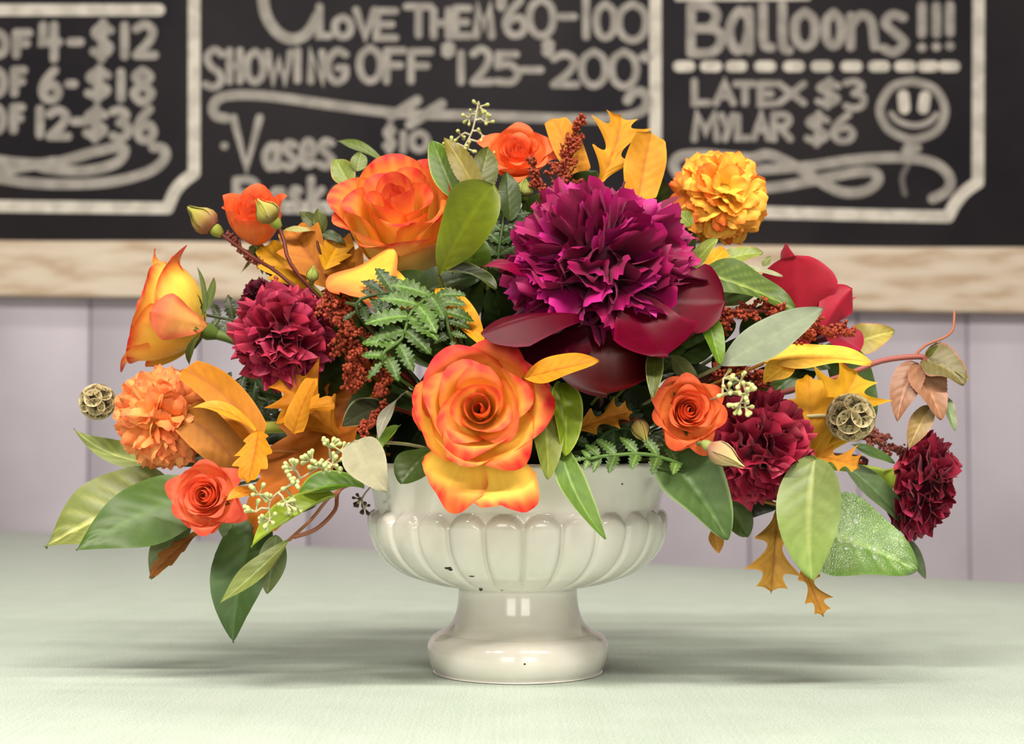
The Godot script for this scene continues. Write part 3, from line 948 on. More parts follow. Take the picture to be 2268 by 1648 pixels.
# a ball of many fan petals. o: n petals, r_in, spread (most angle off the axis), flat, len, width, plus fan options; pals: several palettes
func ball_bloom(called, label, category, face, axis: Vector3, rpx: float, o: Dictionary, pals: Array, group = "") -> Node3D:
	var b := bloom_basis(axis)
	var r := rpx * px_size(face[2])
	var deep: float = o.get("deep", 0.75)
	var root := pt(face) - b.y * r * deep
	var t := thing(called, label, category, root, group)
	rng.seed = o.get("seed", 3)
	part(t, "heart", lathe([[0.0, -0.5 * r], [0.33 * r, -0.38 * r], [0.5 * r, 0.0], [0.36 * r, 0.38 * r], [0.0, 0.55 * r]], 14, mul(pals[0][0], 0.8)), mats.leaf_dull, Transform3D(b, Vector3.ZERO))
	var kinds := []
	var per: int = o.get("kinds", 4)
	for p in pals:
		for k in per: kinds.append(fan_petal(r * o.get("len", 0.85), r * o.get("width", 0.6), o, p, o.get("seed", 3) * 10 + kinds.size()))
	var n: int = o.n
	var most: float = o.get("spread", 1.75)
	for k in n:
		var s := (k + 0.5) / n
		var th: float = acos(lerpf(1.0, cos(most), s))
		var a := k * 2.39996 + rng.randf_range(-0.3, 0.3)
		th = maxf(0.02, th + rng.randf_range(-0.12, 0.12))
		var d := Vector3(sin(th) * cos(a), cos(th), sin(th) * sin(a))
		var zz := Vector3(-cos(th) * cos(a), sin(th), -cos(th) * sin(a))
		var tw := rng.randf_range(-1, 1) * lerpf(o.get("spin_in", 1.2), o.get("spin_out", 0.5), s)
		zz = zz.rotated(d, tw)
		var jit: float = o.get("tilt", 0.1) * (1.6 if s < 0.12 else 1.0)
		d = d.rotated(zz.cross(d).normalized(), rng.randf_range(-jit, jit))
		d = d.rotated(zz, rng.randf_range(-jit, jit)).normalized()
		zz = (zz - d * zz.dot(d)).normalized()
		var bb := Basis(d.cross(zz), d, zz)
		var sc := rng.randf_range(0.88, 1.1) * lerpf(o.get("mid", 1.0), 1.0, minf(1.0, s * 2.5))
		var pos: Vector3 = d * r * (1.0 - o.get("len", 0.85)) * 0.9
		pos.y *= o.get("flat", 1.0)
		var flatb := Basis(Vector3(1, 0, 0), Vector3(0, o.get("flat", 1.0), 0), Vector3(0, 0, 1))
		bb = b * flatb * bb.scaled(Vector3(sc, sc, sc))
		part(t, "petal", kinds[rng.randi() % kinds.size()], o.get("mat", mats.petal), Transform3D(bb, b * pos))
	var green: Array = o.get("green", [96, 122, 50])
	if o.get("calyx", true):
		var cl: float = r * o.get("calyx_len", 0.75)
		part(t, "calyx", lathe([[0.0, -cl * 1.15], [r * 0.10, -cl * 1.1], [r * 0.2, -cl * 0.8], [r * 0.24, -cl * 0.3], [r * 0.22, 0.0], [0.0, 0.05 * r]], 14, green), mats.leaf_dull, Transform3D(b, Vector3.ZERO))
		if o.get("stem", true): stem(t, [root - b.y * cl, root - b.y * (cl + r * 0.5)], 0.0024, green, true, [70, 92, 42])
	return t

func bud(called, label, base, tip, wpx: float, c, c1, o := {}) -> Node3D:
	var p := pt(base)
	var q := pt(tip)
	var d := q - p
	var l := d.length()
	var b := bloom_basis(d)
	if absf(b.y.dot(Vector3.UP)) > 0.998: b = Basis(Vector3.RIGHT, b.y, Vector3.RIGHT.cross(b.y))
	var w := wpx * px_size(base[2]) / 2
	var t := thing(called, label, "rosebud", p)
	var tr := Transform3D(b, Vector3.ZERO)
	part(t, "bud", lathe([[0.0, 0.0], [w * 0.7, l * 0.08], [w * 0.97, l * 0.24], [w, l * 0.36], [w * 0.85, l * 0.52], [w * 0.5, l * 0.68], [w * 0.2, l * 0.82], [0.0, l * 0.95]], 18, c, c1), mats.leaf_dull, tr)
	for k in 5:
		var a0 := TAU * k / 5
		var ca := lin(c)
		var cb := lin(c1)
		var wrap := func(u, v):
			var prof := [[0.55, 0.02], [1.0, 0.2], [1.06, 0.36], [0.9, 0.54], [0.5, 0.74], [0.16, 1.0]]
			var kk: float = v * 5.0
			var i := mini(int(kk), 4)
			var r: float = lerpf(prof[i][0], prof[i + 1][0], kk - i) * w * 1.03
			var y: float = lerpf(prof[i][1], prof[i + 1][1], kk - i) * l
			var a: float = a0 + (u - 0.5) * 1.5 * (1.0 - v * 0.75)
			return [Vector3(r * cos(a), y, -r * sin(a)), ca.lerp(cb, v).lightened(0.12 * absf(u - 0.5))]
		part(t, "sepal", sheet(6, 10, wrap), mats.leaf_dull, tr)
	part(t, "receptacle", lathe([[0.0, -w * 0.9], [w * 0.3, -w * 0.8], [w * 0.5, -w * 0.35], [w * 0.5, 0.0], [w * 0.3, w * 0.15], [0.0, w * 0.15]], 12, o.get("hip", [122, 138, 52])), mats.leaf_dull, tr)
	var pts := [p - b.y * w * 0.7]
	for s in o.get("path", []): pts.append(pt(s))
	stem(t, pts, o.get("r", 0.0011), o.get("stem_c", [96, 40, 30]), true)
	return t

# a stalk with umbels of small pale seed capsules
func seeded_sprig(label, path: Array, umbels: Array, c, c1, size: float, group = "") -> Node3D:
	var t := sprig("seeded_eucalyptus", label, "seeded eucalyptus", path[0], group)
	var pts := []
	for q in path: pts.append(pt(q))
	stem(t, pts, 0.0005, [168, 160, 130])
	rng.seed = int(umbels[0][0])
	var capsule := lathe([[0.0, -1.5], [0.22, -1.1], [0.5, -0.3], [0.62, 0.15], [0.5, 0.55], [0.2, 0.72], [0.0, 0.74]], 9, mul(c, 0.9), c1)
	for q in umbels:
		var p := pt(q)
		var near: Vector3 = pts[0]
		for s in smooth_path(pts, 6):
			if s.distance_to(p) < near.distance_to(p): near = s
		part(t, "stalk", tube([near - t.position, near.lerp(p, 0.55) - t.position + Vector3(0, 0.0012, 0.001), p - t.position], 0.0007, 0.0006, [176, 168, 134], null, 5), mats.stem)
		var n: int = q[3] if q.size() > 3 else 6
		for k in n:
			var d := Vector3(rng.randf_range(-1, 1), rng.randf_range(-0.9, 0.9), rng.randf_range(-0.5, 1)).normalized()
			d = (d + (p - near).normalized() * 0.5).normalized()
			var l := size * rng.randf_range(1.5, 2.3)
			part(t, "seed_stalk", tube([p - t.position, p + d * l - t.position], 0.0004, 0.0005, [186, 180, 140], null, 4), mats.stem)
			var sc := size * rng.randf_range(0.82, 1.12)
			part(t, "seed", capsule, mats.seed, Transform3D(bloom_basis(d).scaled(Vector3.ONE * sc), p + d * (l + sc * 0.6) - t.position))
	return t

# plume of tiny grains along a branching stalk; the grains are past counting
func plume(label, path: Array, spread: float, n: int, size: float, m, c, sd: int, group = "") -> Node3D:
	var t := sprig("amaranth_plume", label, "amaranth", path[0], group)
	var pts := []
	for q in path: pts.append(pt(q))
	var sm := smooth_path(pts, 8)
	stem(t, [pts[-1], pts[int(pts.size() / 2.0)], pts[0]], 0.0011, c, true)
	var g := RandomNumberGenerator.new()
	g.seed = sd
	var blob := lathe([[0.0, -1.0], [0.6, -0.72], [0.95, -0.1], [0.8, 0.5], [0.35, 0.9], [0.0, 1.0]], 6, [255, 255, 255])
	var mm := MultiMesh.new()
	mm.transform_format = MultiMesh.TRANSFORM_3D
	mm.mesh = blob
	var trs := []
	var tw := int(n / 14.0)
	var wires := []
	for k in tw:
		var v := float(k) / tw
		var p: Vector3 = sm[mini(int(v * (sm.size() - 1)), sm.size() - 1)]
		var ax: Vector3 = (sm[-1] - sm[0]).normalized()
		var d := Vector3(g.randf_range(-1, 1), g.randf_range(-1, 1), g.randf_range(-1, 1)).normalized()
		d = (d - ax * d.dot(ax) * 0.6 + ax * 0.75).normalized()
		var l := spread * g.randf_range(0.5, 1.1) * (1.0 - 0.7 * v * v)
		wires.append([p, p + d * l])
		for j in 14:
			var s := g.randf_range(0.15, 1.0)
			var off := Vector3(g.randf_range(-1, 1), g.randf_range(-1, 1), g.randf_range(-1, 1)).normalized() * size * g.randf_range(0.8, 2.2)
			var bb := Basis.from_euler(Vector3(g.randf() * 6, g.randf() * 6, g.randf() * 6)).scaled(Vector3.ONE * size * g.randf_range(0.65, 1.25))
			trs.append(Transform3D(bb, p + d * l * s + off - t.position))
	mm.instance_count = trs.size()
	for k in trs.size(): mm.set_instance_transform(k, trs[k])
	var o := MultiMeshInstance3D.new()
	o.name = "grains"
	o.multimesh = mm
	o.material_override = m
	o.set_meta("kind", "stuff")
	t.add_child(o, true)
	for w in wires: part(t, "twig", tube([w[0] - t.position, w[1] - t.position], 0.0006, 0.0004, c, null, 4), mats.stem)
	return t

# a leatherleaf frond: a stalk with toothed leaflets in pairs
func frond(label, path: Array, lpx: float, n: int, c, o := {}) -> Node3D:
	var t := sprig("fern_frond", label, "fern", path[0])
	var pts := []
	for q in path: pts.append(pt(q))
	var sm := smooth_path(pts, 10)
	stem(t, pts, 0.0009, mul(c, 0.9), o.get("foam", true))
	rng.seed = o.get("seed", 9)
	var face: Vector3 = o.get("n", Vector3(0, 0.4, 1))
	for k in n:
		var v := (k + 0.6) / (n + 0.2)
		var i := mini(int(v * (sm.size() - 1)), sm.size() - 2)
		var p: Vector3 = sm[i]
		var d: Vector3 = (sm[i + 1] - sm[i]).normalized()
		var side := d.cross(face).normalized()
		for sg in [-1.0, 1.0]:
			var ll := lpx * px_size(path[0][2]) * (0.45 + 0.55 * sin(PI * clampf(0.25 + v * 0.72, 0, 1))) * rng.randf_range(0.85, 1.1)
			var y: Vector3 = (side * sg + d * 0.55 + face * rng.randf_range(-0.15, 0.15)).normalized()
			var cc := mul(c, rng.randf_range(0.85, 1.15))
			var mesh := leaf_mesh("oval", ll, ll * o.get("fat", 0.55), cc, {"serr": 0.65, "teeth": 7.0, "nv": 44, "nu": 8, "cup": 0.2, "bow": 0.3, "ph": rng.randf(), "ve": 1.2, "vein": mul(cc, 1.15)})
			part(t, "leaflet", mesh, mats.leaf, leaf_tr(t.position, p, p + y * ll, face))
	var tipd: Vector3 = (sm[-1] - sm[-2]).normalized()
	var tl := lpx * px_size(path[0][2]) * 0.55
	part(t, "leaflet", leaf_mesh("oval", tl, tl * 0.45, c, {"serr": 0.9, "teeth": 5.0, "nv": 40, "nu": 8}), mats.leaf, leaf_tr(t.position, sm[-1], sm[-1] + tipd * tl, face))
	return t

# papery round seed head: cups with a dark star in each
func seed_head(label, face, axis: Vector3, rpx: float, from) -> Node3D:
	var b := bloom_basis(axis)
	var r := rpx * px_size(face[2])
	var t := thing("scabiosa_pod", label, "seed pod", pt(face))
	part(t, "core", lathe([[0.0, -r * 0.62], [r * 0.45, -r * 0.48], [r * 0.62, 0.0], [r * 0.45, r * 0.48], [0.0, r * 0.62]], 16, [120, 112, 70]), mats.leaf_dull, Transform3D(b, Vector3.ZERO))
	var pale := lin([216, 200, 160])
	var deep := lin([150, 142, 84])
	var cup := sheet(40, 4, func(u, v):
		var a: float = u * TAU
		var pleat: float = 1.0 + 0.05 * sin(a * 20.0) * v
		var rr: float = 0.46 * pow(v, 0.75) * pleat
		return [Vector3(rr * cos(a), 0.16 * v * v + 0.025 * sin(a * 20.0) * v, -rr * sin(a)) * r, deep.lerp(pale, v)], true)
	var star := SurfaceTool.new()
	star.begin(Mesh.PRIMITIVE_TRIANGLES)
	for k in 5:
		var a := TAU * k / 5
		var tipv := Vector3(cos(a) * 0.32, 0.2, sin(a) * 0.32) * r
		var l1 := Vector3(cos(a + 0.6) * 0.09, 0.12, sin(a + 0.6) * 0.09) * r
		var l2 := Vector3(cos(a - 0.6) * 0.09, 0.12, sin(a - 0.6) * 0.09) * r
		var up := Vector3(0, 0.16, 0) * r
		for q in [up, l1, tipv, up, tipv, l2]: star.add_vertex(q)
	star.generate_normals()
	var starm := star.commit()
	var n := 28
	for k in n:
		var y: float = 1.0 - 2.0 * (k + 0.5) / n
		if y < -0.8: continue
		var a := k * 2.39996
		var d := Vector3(sqrt(1.0 - y * y) * cos(a), y, sqrt(1.0 - y * y) * sin(a))
		var bb := b * bloom_basis(d)
		var f := part(t, "floret", cup, mats.papery, Transform3D(bb, b * d * r * 0.62))
		part(f, "star", starm, mats.star, Transform3D(Basis(Vector3.UP, k * 1.3), Vector3.ZERO))
	stem(t, [pt(face) - b.y * r * 0.6, pt(from)], 0.001, [190, 178, 130])
	return t

# ---------------------------------------------------------------- the flowers, one by one
func build_flowers():
	var gold := [255, 214, 88]
	var orange := [255, 184, 80]
	var red := [216, 36, 44]
	var rosy := [[254, 176, 84], [246, 116, 66], [210, 32, 44]]
	var bic := [gold, orange, red]
	var heart := [[253, 184, 92], [252, 158, 86], [228, 78, 62]]
	# big two-coloured roses
	rose("rose", "large open yellow rose with red edges, facing front over the bowl rim", "rose", [1060, 898, 0.125], Vector3(-0.05, 0.16, 1), 137, 0.95, heart, bic,
		{"inner": 15, "seed": 11, "spin": 0.8, "curl": 0.3, "rim": 0.68, "ring": [
			[125, 0.92, 62, 0.74, 0.16, {"pal": rosy}], [60, 0.94, 60, 0.72, 0.18, {"pal": rosy}], [-8, 0.93, 60, 0.72, 0.16], [190, 0.96, 58, 0.70, 0.16], [238, 0.86, 55, 0.78, 0.16, {"point": 0.1}], [300, 0.86, 58, 0.76, 0.18],
			[150, 1.0, 55, 0.55, 0.1, {"pal": rosy}], [30, 1.0, 55, 0.55, 0.1, {"pal": rosy}], [247, 1.44, 29, 0.42, 0.1, {"pow": 0.8}], [285, 1.58, 27, 0.40, 0.1, {"pow": 0.8}]]})
	var tall := rose("rose", "tall yellow rose with red edges, cupped upwards at the top of the arrangement", "rose", [876, 424, 0.035], Vector3(-0.06, 0.66, 0.76), 116, 2.3, heart, bic,
		{"inner": 13, "seed": 21, "spin": 2.0, "curl": 0.3, "rim": 0.70, "wide": 0.75, "ring": [
			[100, 1.0, 60, 0.93, 0.16], [40, 1.02, 58, 0.92, 0.22, {"pal": rosy}], [170, 1.02, 60, 0.9, 0.2], [-20, 1.0, 55, 0.86, 0.25, {"point": 0.12}], [215, 1.0, 62, 0.84, 0.2, {"pal": [[255, 224, 120], [255, 204, 100], [224, 60, 56]]}], [275, 1.0, 66, 0.78, 0.22, {"pal": [[255, 224, 120], [255, 204, 100], [224, 60, 56]]}],
			[318, 1.08, 58, 0.66, 0.16, {"point": 0.1, "pal": [[255, 224, 120], [255, 204, 100], [224, 60, 56]]}], [240, 1.3, 48, 0.1, 0.12, {"pow": 0.8, "h0": -0.004}]]})
	var side := rose("rose", "yellow rose with red edges seen from the side, pointing away past the chalkboard frame", "rose", [312, 680, 0.015], Vector3(-0.93, 0.34, 0.1), 116, 1.4, heart, bic,
		{"inner": 10, "seed": 31, "spin": 1.1, "curl": 0.2, "rim": 0.70, "wide": 0.72, "hip": [88, 108, 44], "sepal_len": 0.95, "sepal_dir": 0.75, "reach": 0.9, "stem_r": 0.0028, "ring": [
			[95, 0.95, 60, 1.0, 0.28, {"point": 0.12}], [20, 0.95, 62, 0.98, 0.25], [170, 0.95, 60, 1.0, 0.3], [255, 1.0, 66, 0.96, 0.14], [310, 1.0, 62, 0.86, 0.16], [60, 1.0, 58, 0.8, 0.24], [130, 1.02, 55, 0.82, 0.22], [210, 1.0, 58, 0.7, 0.2]]})
	lf(tall, "petal", [872, 552, 0.05], [752, 648, 0.078], 176, [248, 182, 66], {"n": Vector3(-0.35, 0.45, 1), "cup": -0.15, "bow": -0.25, "ve": 0.0, "edge": [218, 66, 48], "edge_w": 0.5, "wave": 0.03, "vein": [248, 186, 70]}, "petal", mats.petal)
	lf(tall, "petal", [850, 600, 0.045], [876, 668, 0.07], 110, [250, 196, 66], {"n": Vector3(0.1, 0.4, 1), "cup": 0.1, "ve": 0.0, "edge": [240, 150, 60], "vein": [250, 196, 70]}, "petal", mats.petal)
	lf(side, "petal", [456, 724, 0.034], [332, 690, 0.05], 118, [226, 160, 88], {"n": Vector3(-0.1, 0.2, 1), "cup": -0.35, "bow": 0.45, "ve": 0.0, "edge": [186, 50, 56], "edge_w": 0.35, "vein": [226, 160, 88]}, "petal", mats.petal)
	lf(side, "lance", [420, 650, 0.02], [384, 566, 0.01], 40, [230, 110, 60], {"n": Vector3(-0.6, 0.2, 1), "cup": 0.7, "ve": 0.0, "tip": [206, 50, 50]}, "petal", mats.petal)
	for q in [[446, 700, 474, 614, 20], [452, 708, 436, 590, 12], [440, 742, 420, 810, 18], [442, 730, 370, 742, 20]]:
		lf(side, "lance", [q[0], q[1], 0.04], [q[2], q[3], 0.03], q[4], [104, 118, 56], {"n": Vector3(0, 0.3, 1), "arc": 0.3, "cup": 0.4}, "sepal", mats.leaf_dull)
	var crim := [[130, 8, 28], [150, 14, 38], [174, 28, 54]]
	var dark := rose("rose", "dark crimson rose with pointed petals, turned away in front of the white frame", "rose", [1800, 628, 0.0], Vector3(0.32, 0.9, 0.3), 82, 1.9, crim, crim,
		{"inner": 10, "seed": 41, "spin": 0.4, "mat": mats.velvet, "curl": 0.3, "point": 0.1, "sepals": 5, "ring": [
			[100, 1.0, 60, 1.08, 0.2, {"point": 0.25}], [20, 1.05, 58, 0.92, 0.35], [170, 1.0, 60, 0.98, 0.3], [232, 1.04, 66, 0.98, 0.28], [300, 1.05, 60, 0.9, 0.42, {"point": 0.15}], [345, 1.25, 50, 0.5, 0.4], [280, 1.3, 42, 0.12, 0.2, {"pow": 0.8}]]})
	lf(dark, "petal", [1772, 772, 0.02], [1762, 566, 0.035], 196, [150, 14, 38], {"n": Vector3(-0.15, 0.15, 1), "cup": -0.25, "bow": 0.4, "ve": 0.0, "edge": [172, 30, 58], "vein": [150, 14, 38], "curl": -0.4}, "petal", mats.velvet)
	lf(dark, "petal", [1820, 740, 0.03], [1888, 640, 0.03], 92, [158, 18, 44], {"n": Vector3(0.4, 0.2, 1), "cup": -0.5, "bow": 0.3, "ve": 0.0, "edge": [180, 38, 66], "arc": -0.3, "vein": [150, 14, 38]}, "petal", mats.velvet)
	lf(dark, "petal", [1820, 730, 0.015], [1906, 776, 0.02], 84, [150, 20, 48], {"n": Vector3(0.1, 0.5, 1), "cup": 0.2, "ve": 0.0, "vein": [150, 20, 48]}, "petal", mats.velvet)
	# small orange spray roses
	var sp := [[252, 148, 78], [248, 128, 68], [240, 98, 58]]
	var sph := [[250, 146, 90], [250, 140, 84], [242, 112, 72]]
	rose("spray_rose", "small coral orange rose at the very top, beside the brown plume", "rose", [1148, 325, 0.0], Vector3(0.02, 0.55, 0.85), 60, 1.2, sph, sp,
		{"inner": 16, "seed": 51, "spin": 0.2, "curl": 0.26, "point": 0.12, "hip": [100, 120, 60], "ring": [[90, 1.0, 58, 0.9, 0.25], [20, 1.02, 56, 0.88, 0.3], [160, 1.02, 56, 0.88, 0.3], [235, 1.0, 60, 0.84, 0.3], [305, 1.0, 60, 0.82, 0.3], [270, 1.06, 50, 0.6, 0.3], [0, 1.1, 44, 0.6, 0.3], [195, 1.08, 46, 0.58, 0.3]]})
	rose("spray_rose", "small coral orange rose behind the two green rosebuds", "rose", [560, 446, 0.005], Vector3(-0.02, 0.82, 0.56), 60, 1.9, sph, sp,
		{"inner": 13, "seed": 61, "spin": 1.2, "curl": 0.12, "point": 0.1, "sepals": 5, "sepal_dir": -0.9, "sepal_len": 1.3, "hip": [150, 160, 100], "ring": [[90, 1.0, 60, 0.95, 0.1], [10, 1.0, 58, 0.94, 0.12], [165, 1.02, 60, 0.92, 0.14], [225, 1.02, 62, 0.9, 0.12], [300, 1.0, 64, 0.9, 0.1], [265, 1.04, 52, 0.8, 0.1]]})
	rose("spray_rose", "small coral rose low down, in front of two broad green leaves", "rose", [448, 1096, 0.085], Vector3(-0.1, 0.12, 1), 67, 0.95, sph, [[250, 140, 88], [246, 122, 80], [236, 88, 68]],
		{"inner": 18, "seed": 71, "spin": 2.2, "curl": 0.2, "point": 0.06, "ring": [[100, 1.0, 55, 0.75, 0.2, {"point": 0.12}], [40, 0.98, 50, 0.72, 0.25], [165, 0.98, 55, 0.72, 0.25], [-25, 0.95, 52, 0.7, 0.28], [220, 0.94, 55, 0.72, 0.25], [280, 1.04, 50, 0.66, 0.25], [330, 1.02, 45, 0.5, 0.25], [255, 1.08, 45, 0.5, 0.25]]})
	rose("spray_rose", "small coral orange rose between the dark peony and the seed sprig", "rose", [1530, 907, 0.105], Vector3(0.12, 0.12, 1), 65, 1.0, sph, sp,
		{"inner": 19, "seed": 81, "spin": 0.9, "curl": 0.22, "point": 0.06, "ring": [[90, 0.95, 55, 0.74, 0.22], [30, 0.98, 55, 0.72, 0.26], [150, 0.98, 55, 0.74, 0.22], [205, 1.0, 55, 0.7, 0.25], [335, 1.02, 55, 0.66, 0.3], [250, 1.0, 55, 0.68, 0.25], [295, 1.05, 50, 0.6, 0.3], [130, 1.16, 42, 0.45, 0.2], [262, 1.15, 48, 0.42, 0.25]]})
	# the peony
	var m0 := [[62, 0, 28], [130, 0, 66], [172, 10, 102]]
	var m1 := [[56, 0, 24], [104, 0, 48], [156, 4, 84]]
	var m2 := [[70, 0, 34], [138, 4, 80], [200, 38, 136]]
	var pe := ball_bloom("peony", "huge ruffled magenta peony with dark red guard petals", "peony", [1346, 540, 0.115], Vector3(0.0, 0.26, 1), 236,
		{"n": 128, "seed": 4, "kinds": 7, "tilt": 0.5, "len": 0.72, "width": 0.60, "bend": 0.8, "amp": 0.16, "freq": 4.0, "serr": 0.10, "teeth": 8.0, "notch": 0.12, "round": 0.38, "cup": 0.28, "spread": 1.72, "spin_in": 2.4, "spin_out": 1.2, "deep": 0.78, "flat": 0.86, "mat": mats.velvet, "nu": 18, "nv": 12, "mid": 0.85, "calyx_len": 0.35}, [m0, m1, m2])
	var guard := [70, 0, 16]
	lf(pe, "petal", [1300, 700, 0.1], [1066, 742, 0.125], 140, [78, 4, 26], {"n": Vector3(-0.1, 0.9, 0.75), "cup": -0.5, "bow": 0.4, "ve": 0.0, "edge": [104, 12, 44], "wave": 0.01, "vein": guard}, "guard_petal", mats.satin)
	lf(pe, "lance", [1210, 618, 0.08], [1064, 592, 0.105], 66, [112, 6, 46], {"n": Vector3(0, 0.8, 0.6), "bow": 0.5, "ve": 0.0, "cup": -0.3, "vein": guard}, "guard_petal", mats.satin)
	lf(pe, "petal", [1338, 690, 0.095], [1345, 874, 0.118], 250, [58, 0, 12], {"n": Vector3(0, 0.55, 0.9), "bow": -0.35, "cup": 0.12, "ve": 0.0, "edge": [80, 4, 28], "wave": 0.04, "vein": guard}, "guard_petal", mats.satin)
	lf(pe, "petal", [1440, 655, 0.095], [1606, 668, 0.1], 200, [84, 2, 26], {"n": Vector3(0.25, 0.35, 0.9), "bow": -0.4, "cup": 0.2, "ve": 0.0, "edge": [104, 8, 40], "wave": 0.03, "vein": guard}, "guard_petal", mats.satin)
	lf(pe, "petal", [1395, 650, 0.1], [1480, 786, 0.125], 225, [84, 0, 28], {"n": Vector3(0.1, 0.6, 0.9), "bow": -0.5, "cup": 0.3, "ve": 0.0, "edge": [112, 10, 44], "wave": 0.03, "vein": guard}, "guard_petal", mats.satin)
	lf(pe, "petal", [1245, 660, 0.09], [1215, 822, 0.108], 195, [54, 0, 14], {"n": Vector3(-0.2, 0.5, 0.9), "bow": -0.3, "cup": 0.15, "ve": 0.0, "wave": 0.03, "vein": guard}, "guard_petal", mats.satin)
	# carnations
	var k0 := [[96, 6, 30], [140, 16, 46], [182, 50, 78]]
	var k1 := [[88, 4, 26], [122, 12, 40], [160, 34, 62]]
	var car := {"n": 66, "kinds": 6, "tilt": 0.35, "len": 0.86, "width": 0.92, "bend": 0.8, "amp": 0.16, "freq": 6.5, "serr": 0.10, "teeth": 20.0, "round": 0.22, "cup": 0.05, "spread": 1.75, "spin_in": 1.5, "spin_out": 1.0, "deep": 0.62, "flat": 0.8, "mat": mats.velvet, "nu": 22, "nv": 8, "rim": 0.72}
	ball_bloom("carnation", "burgundy carnation with pink-edged ruffles beside the red-brown grain plume", "carnation", [596, 728, 0.065], Vector3(-0.35, 0.25, 1), 124, car.merged({"seed": 14, "flat": 0.95}, true), [[[100, 4, 32], [140, 16, 52], [184, 62, 94]], k0])
	ball_bloom("carnation", "small dark burgundy carnation half hidden behind the ruffled one", "carnation", [548, 645, 0.01], Vector3(-0.8, 0.5, 0.6), 46, car.merged({"seed": 15, "n": 46}, true), [[[60, 4, 20], [84, 8, 34], [110, 26, 52]]])
	ball_bloom("carnation", "burgundy carnation between the coral rose and the star seed pod", "carnation", [1688, 994, 0.09], Vector3(0.1, -0.05, 1), 132, car.merged({"seed": 16, "flat": 0.95, "n": 88}, true), [k0, k1])
	ball_bloom("carnation", "burgundy carnation seen from the side with its bright green calyx, far end of the bowl", "carnation", [2100, 1090, 0.03], Vector3(0.95, -0.26, 0.2), 122, car.merged({"seed": 17, "n": 70, "spread": 1.95, "deep": 0.5, "flat": 0.72, "green": [170, 190, 70], "calyx_len": 0.62, "stem": true}, true), [[[96, 12, 36], [124, 24, 50], [160, 46, 76]], k1])
	# orange and yellow ball flowers
	var b0 := [[255, 206, 70], [255, 196, 74], [236, 118, 50]]
	var b1 := [[255, 216, 84], [255, 204, 84], [246, 160, 62]]
	var ranu := {"n": 150, "kinds": 5, "len": 0.56, "width": 0.5, "bend": 1.25, "tilt": 0.2, "amp": 0.1, "freq": 3.5, "serr": 0.07, "teeth": 7.0, "round": 0.5, "cup": 0.2, "spread": 1.9, "spin_in": 0.6, "spin_out": 0.35, "deep": 0.8, "nu": 12, "nv": 7, "rim": 0.74, "flat": 1.0}
	ball_bloom("ball_flower", "round yellow and orange many-petalled flower in front of the balloon prices", "ball flower", [1626, 410, 0.01], Vector3(0.25, 0.15, 1), 122, ranu.merged({"seed": 24}, true), [b0, b1, [[255, 190, 64], [250, 150, 56], [220, 84, 44]]])
	ball_bloom("ball_flower", "round salmon orange many-petalled flower beside a dry seed pod", "ball flower", [332, 922, 0.055], Vector3(-0.1, 0.02, 1), 128, ranu.merged({"seed": 25, "amp": 0.12, "freq": 5.0, "spin_in": 1.2, "spin_out": 0.8, "serr": 0.1, "stem": false}, true), [[[255, 196, 100], [252, 172, 100], [242, 134, 88]], [[254, 180, 96], [246, 146, 84], [228, 104, 70]]])
	# papery seed heads
	seed_head("round papery tan seed pod with dark stars, in front of the yellow oak leaf", [1884, 925, 0.07], Vector3(0.05, 0.1, 1), 60, [1788, 922, 0.055])
	seed_head("small papery brown seed pod at the edge, behind the salmon ball flower", [216, 890, 0.01], Vector3(-0.3, 0.25, 1), 45, [330, 900, 0.0])
	# rosebuds
	bud("rosebud", "closed rosebud reaching out farthest beside the coral rose", [474, 506, 0.0], [416, 458, 0.0], 56, [140, 80, 56], [168, 168, 66], {"path": [[560, 570, 0.01], [640, 625, 0.02]], "hip": [150, 160, 70]})
	bud("rosebud", "closed green rosebud in front of the coral rose", [606, 488, 0.035], [568, 440, 0.04], 52, [128, 104, 50], [172, 170, 72], {"path": [[628, 530, 0.035], [662, 610, 0.04]], "hip": [150, 160, 70]})
	bud("rosebud", "small green bud under the topmost coral rose", [1162, 430, 0.04], [1164, 394, 0.045], 44, [140, 136, 60], [128, 140, 60], {"hip": [120, 140, 60], "stem_c": [80, 100, 40]})
	bud("rosebud", "tiny round green bud above the burgundy carnation", [690, 622, 0.05], [696, 586, 0.055], 26, [140, 150, 60], [160, 170, 80], {"stem_c": [130, 130, 60]})
	bud("rosebud", "brownish green bud hanging over the fern at the bowl rim", [1412, 936, 0.09], [1432, 980, 0.1], 38, [168, 128, 70], [178, 168, 84], {"hip": [110, 70, 50]})
	bud("rosebud", "pinkish rosebud with a long pale tip below the coral rose", [1572, 990, 0.105], [1648, 1034, 0.115], 50, [160, 104, 84], [196, 184, 120], {"hip": [150, 160, 90], "stem_c": [110, 120, 70]})

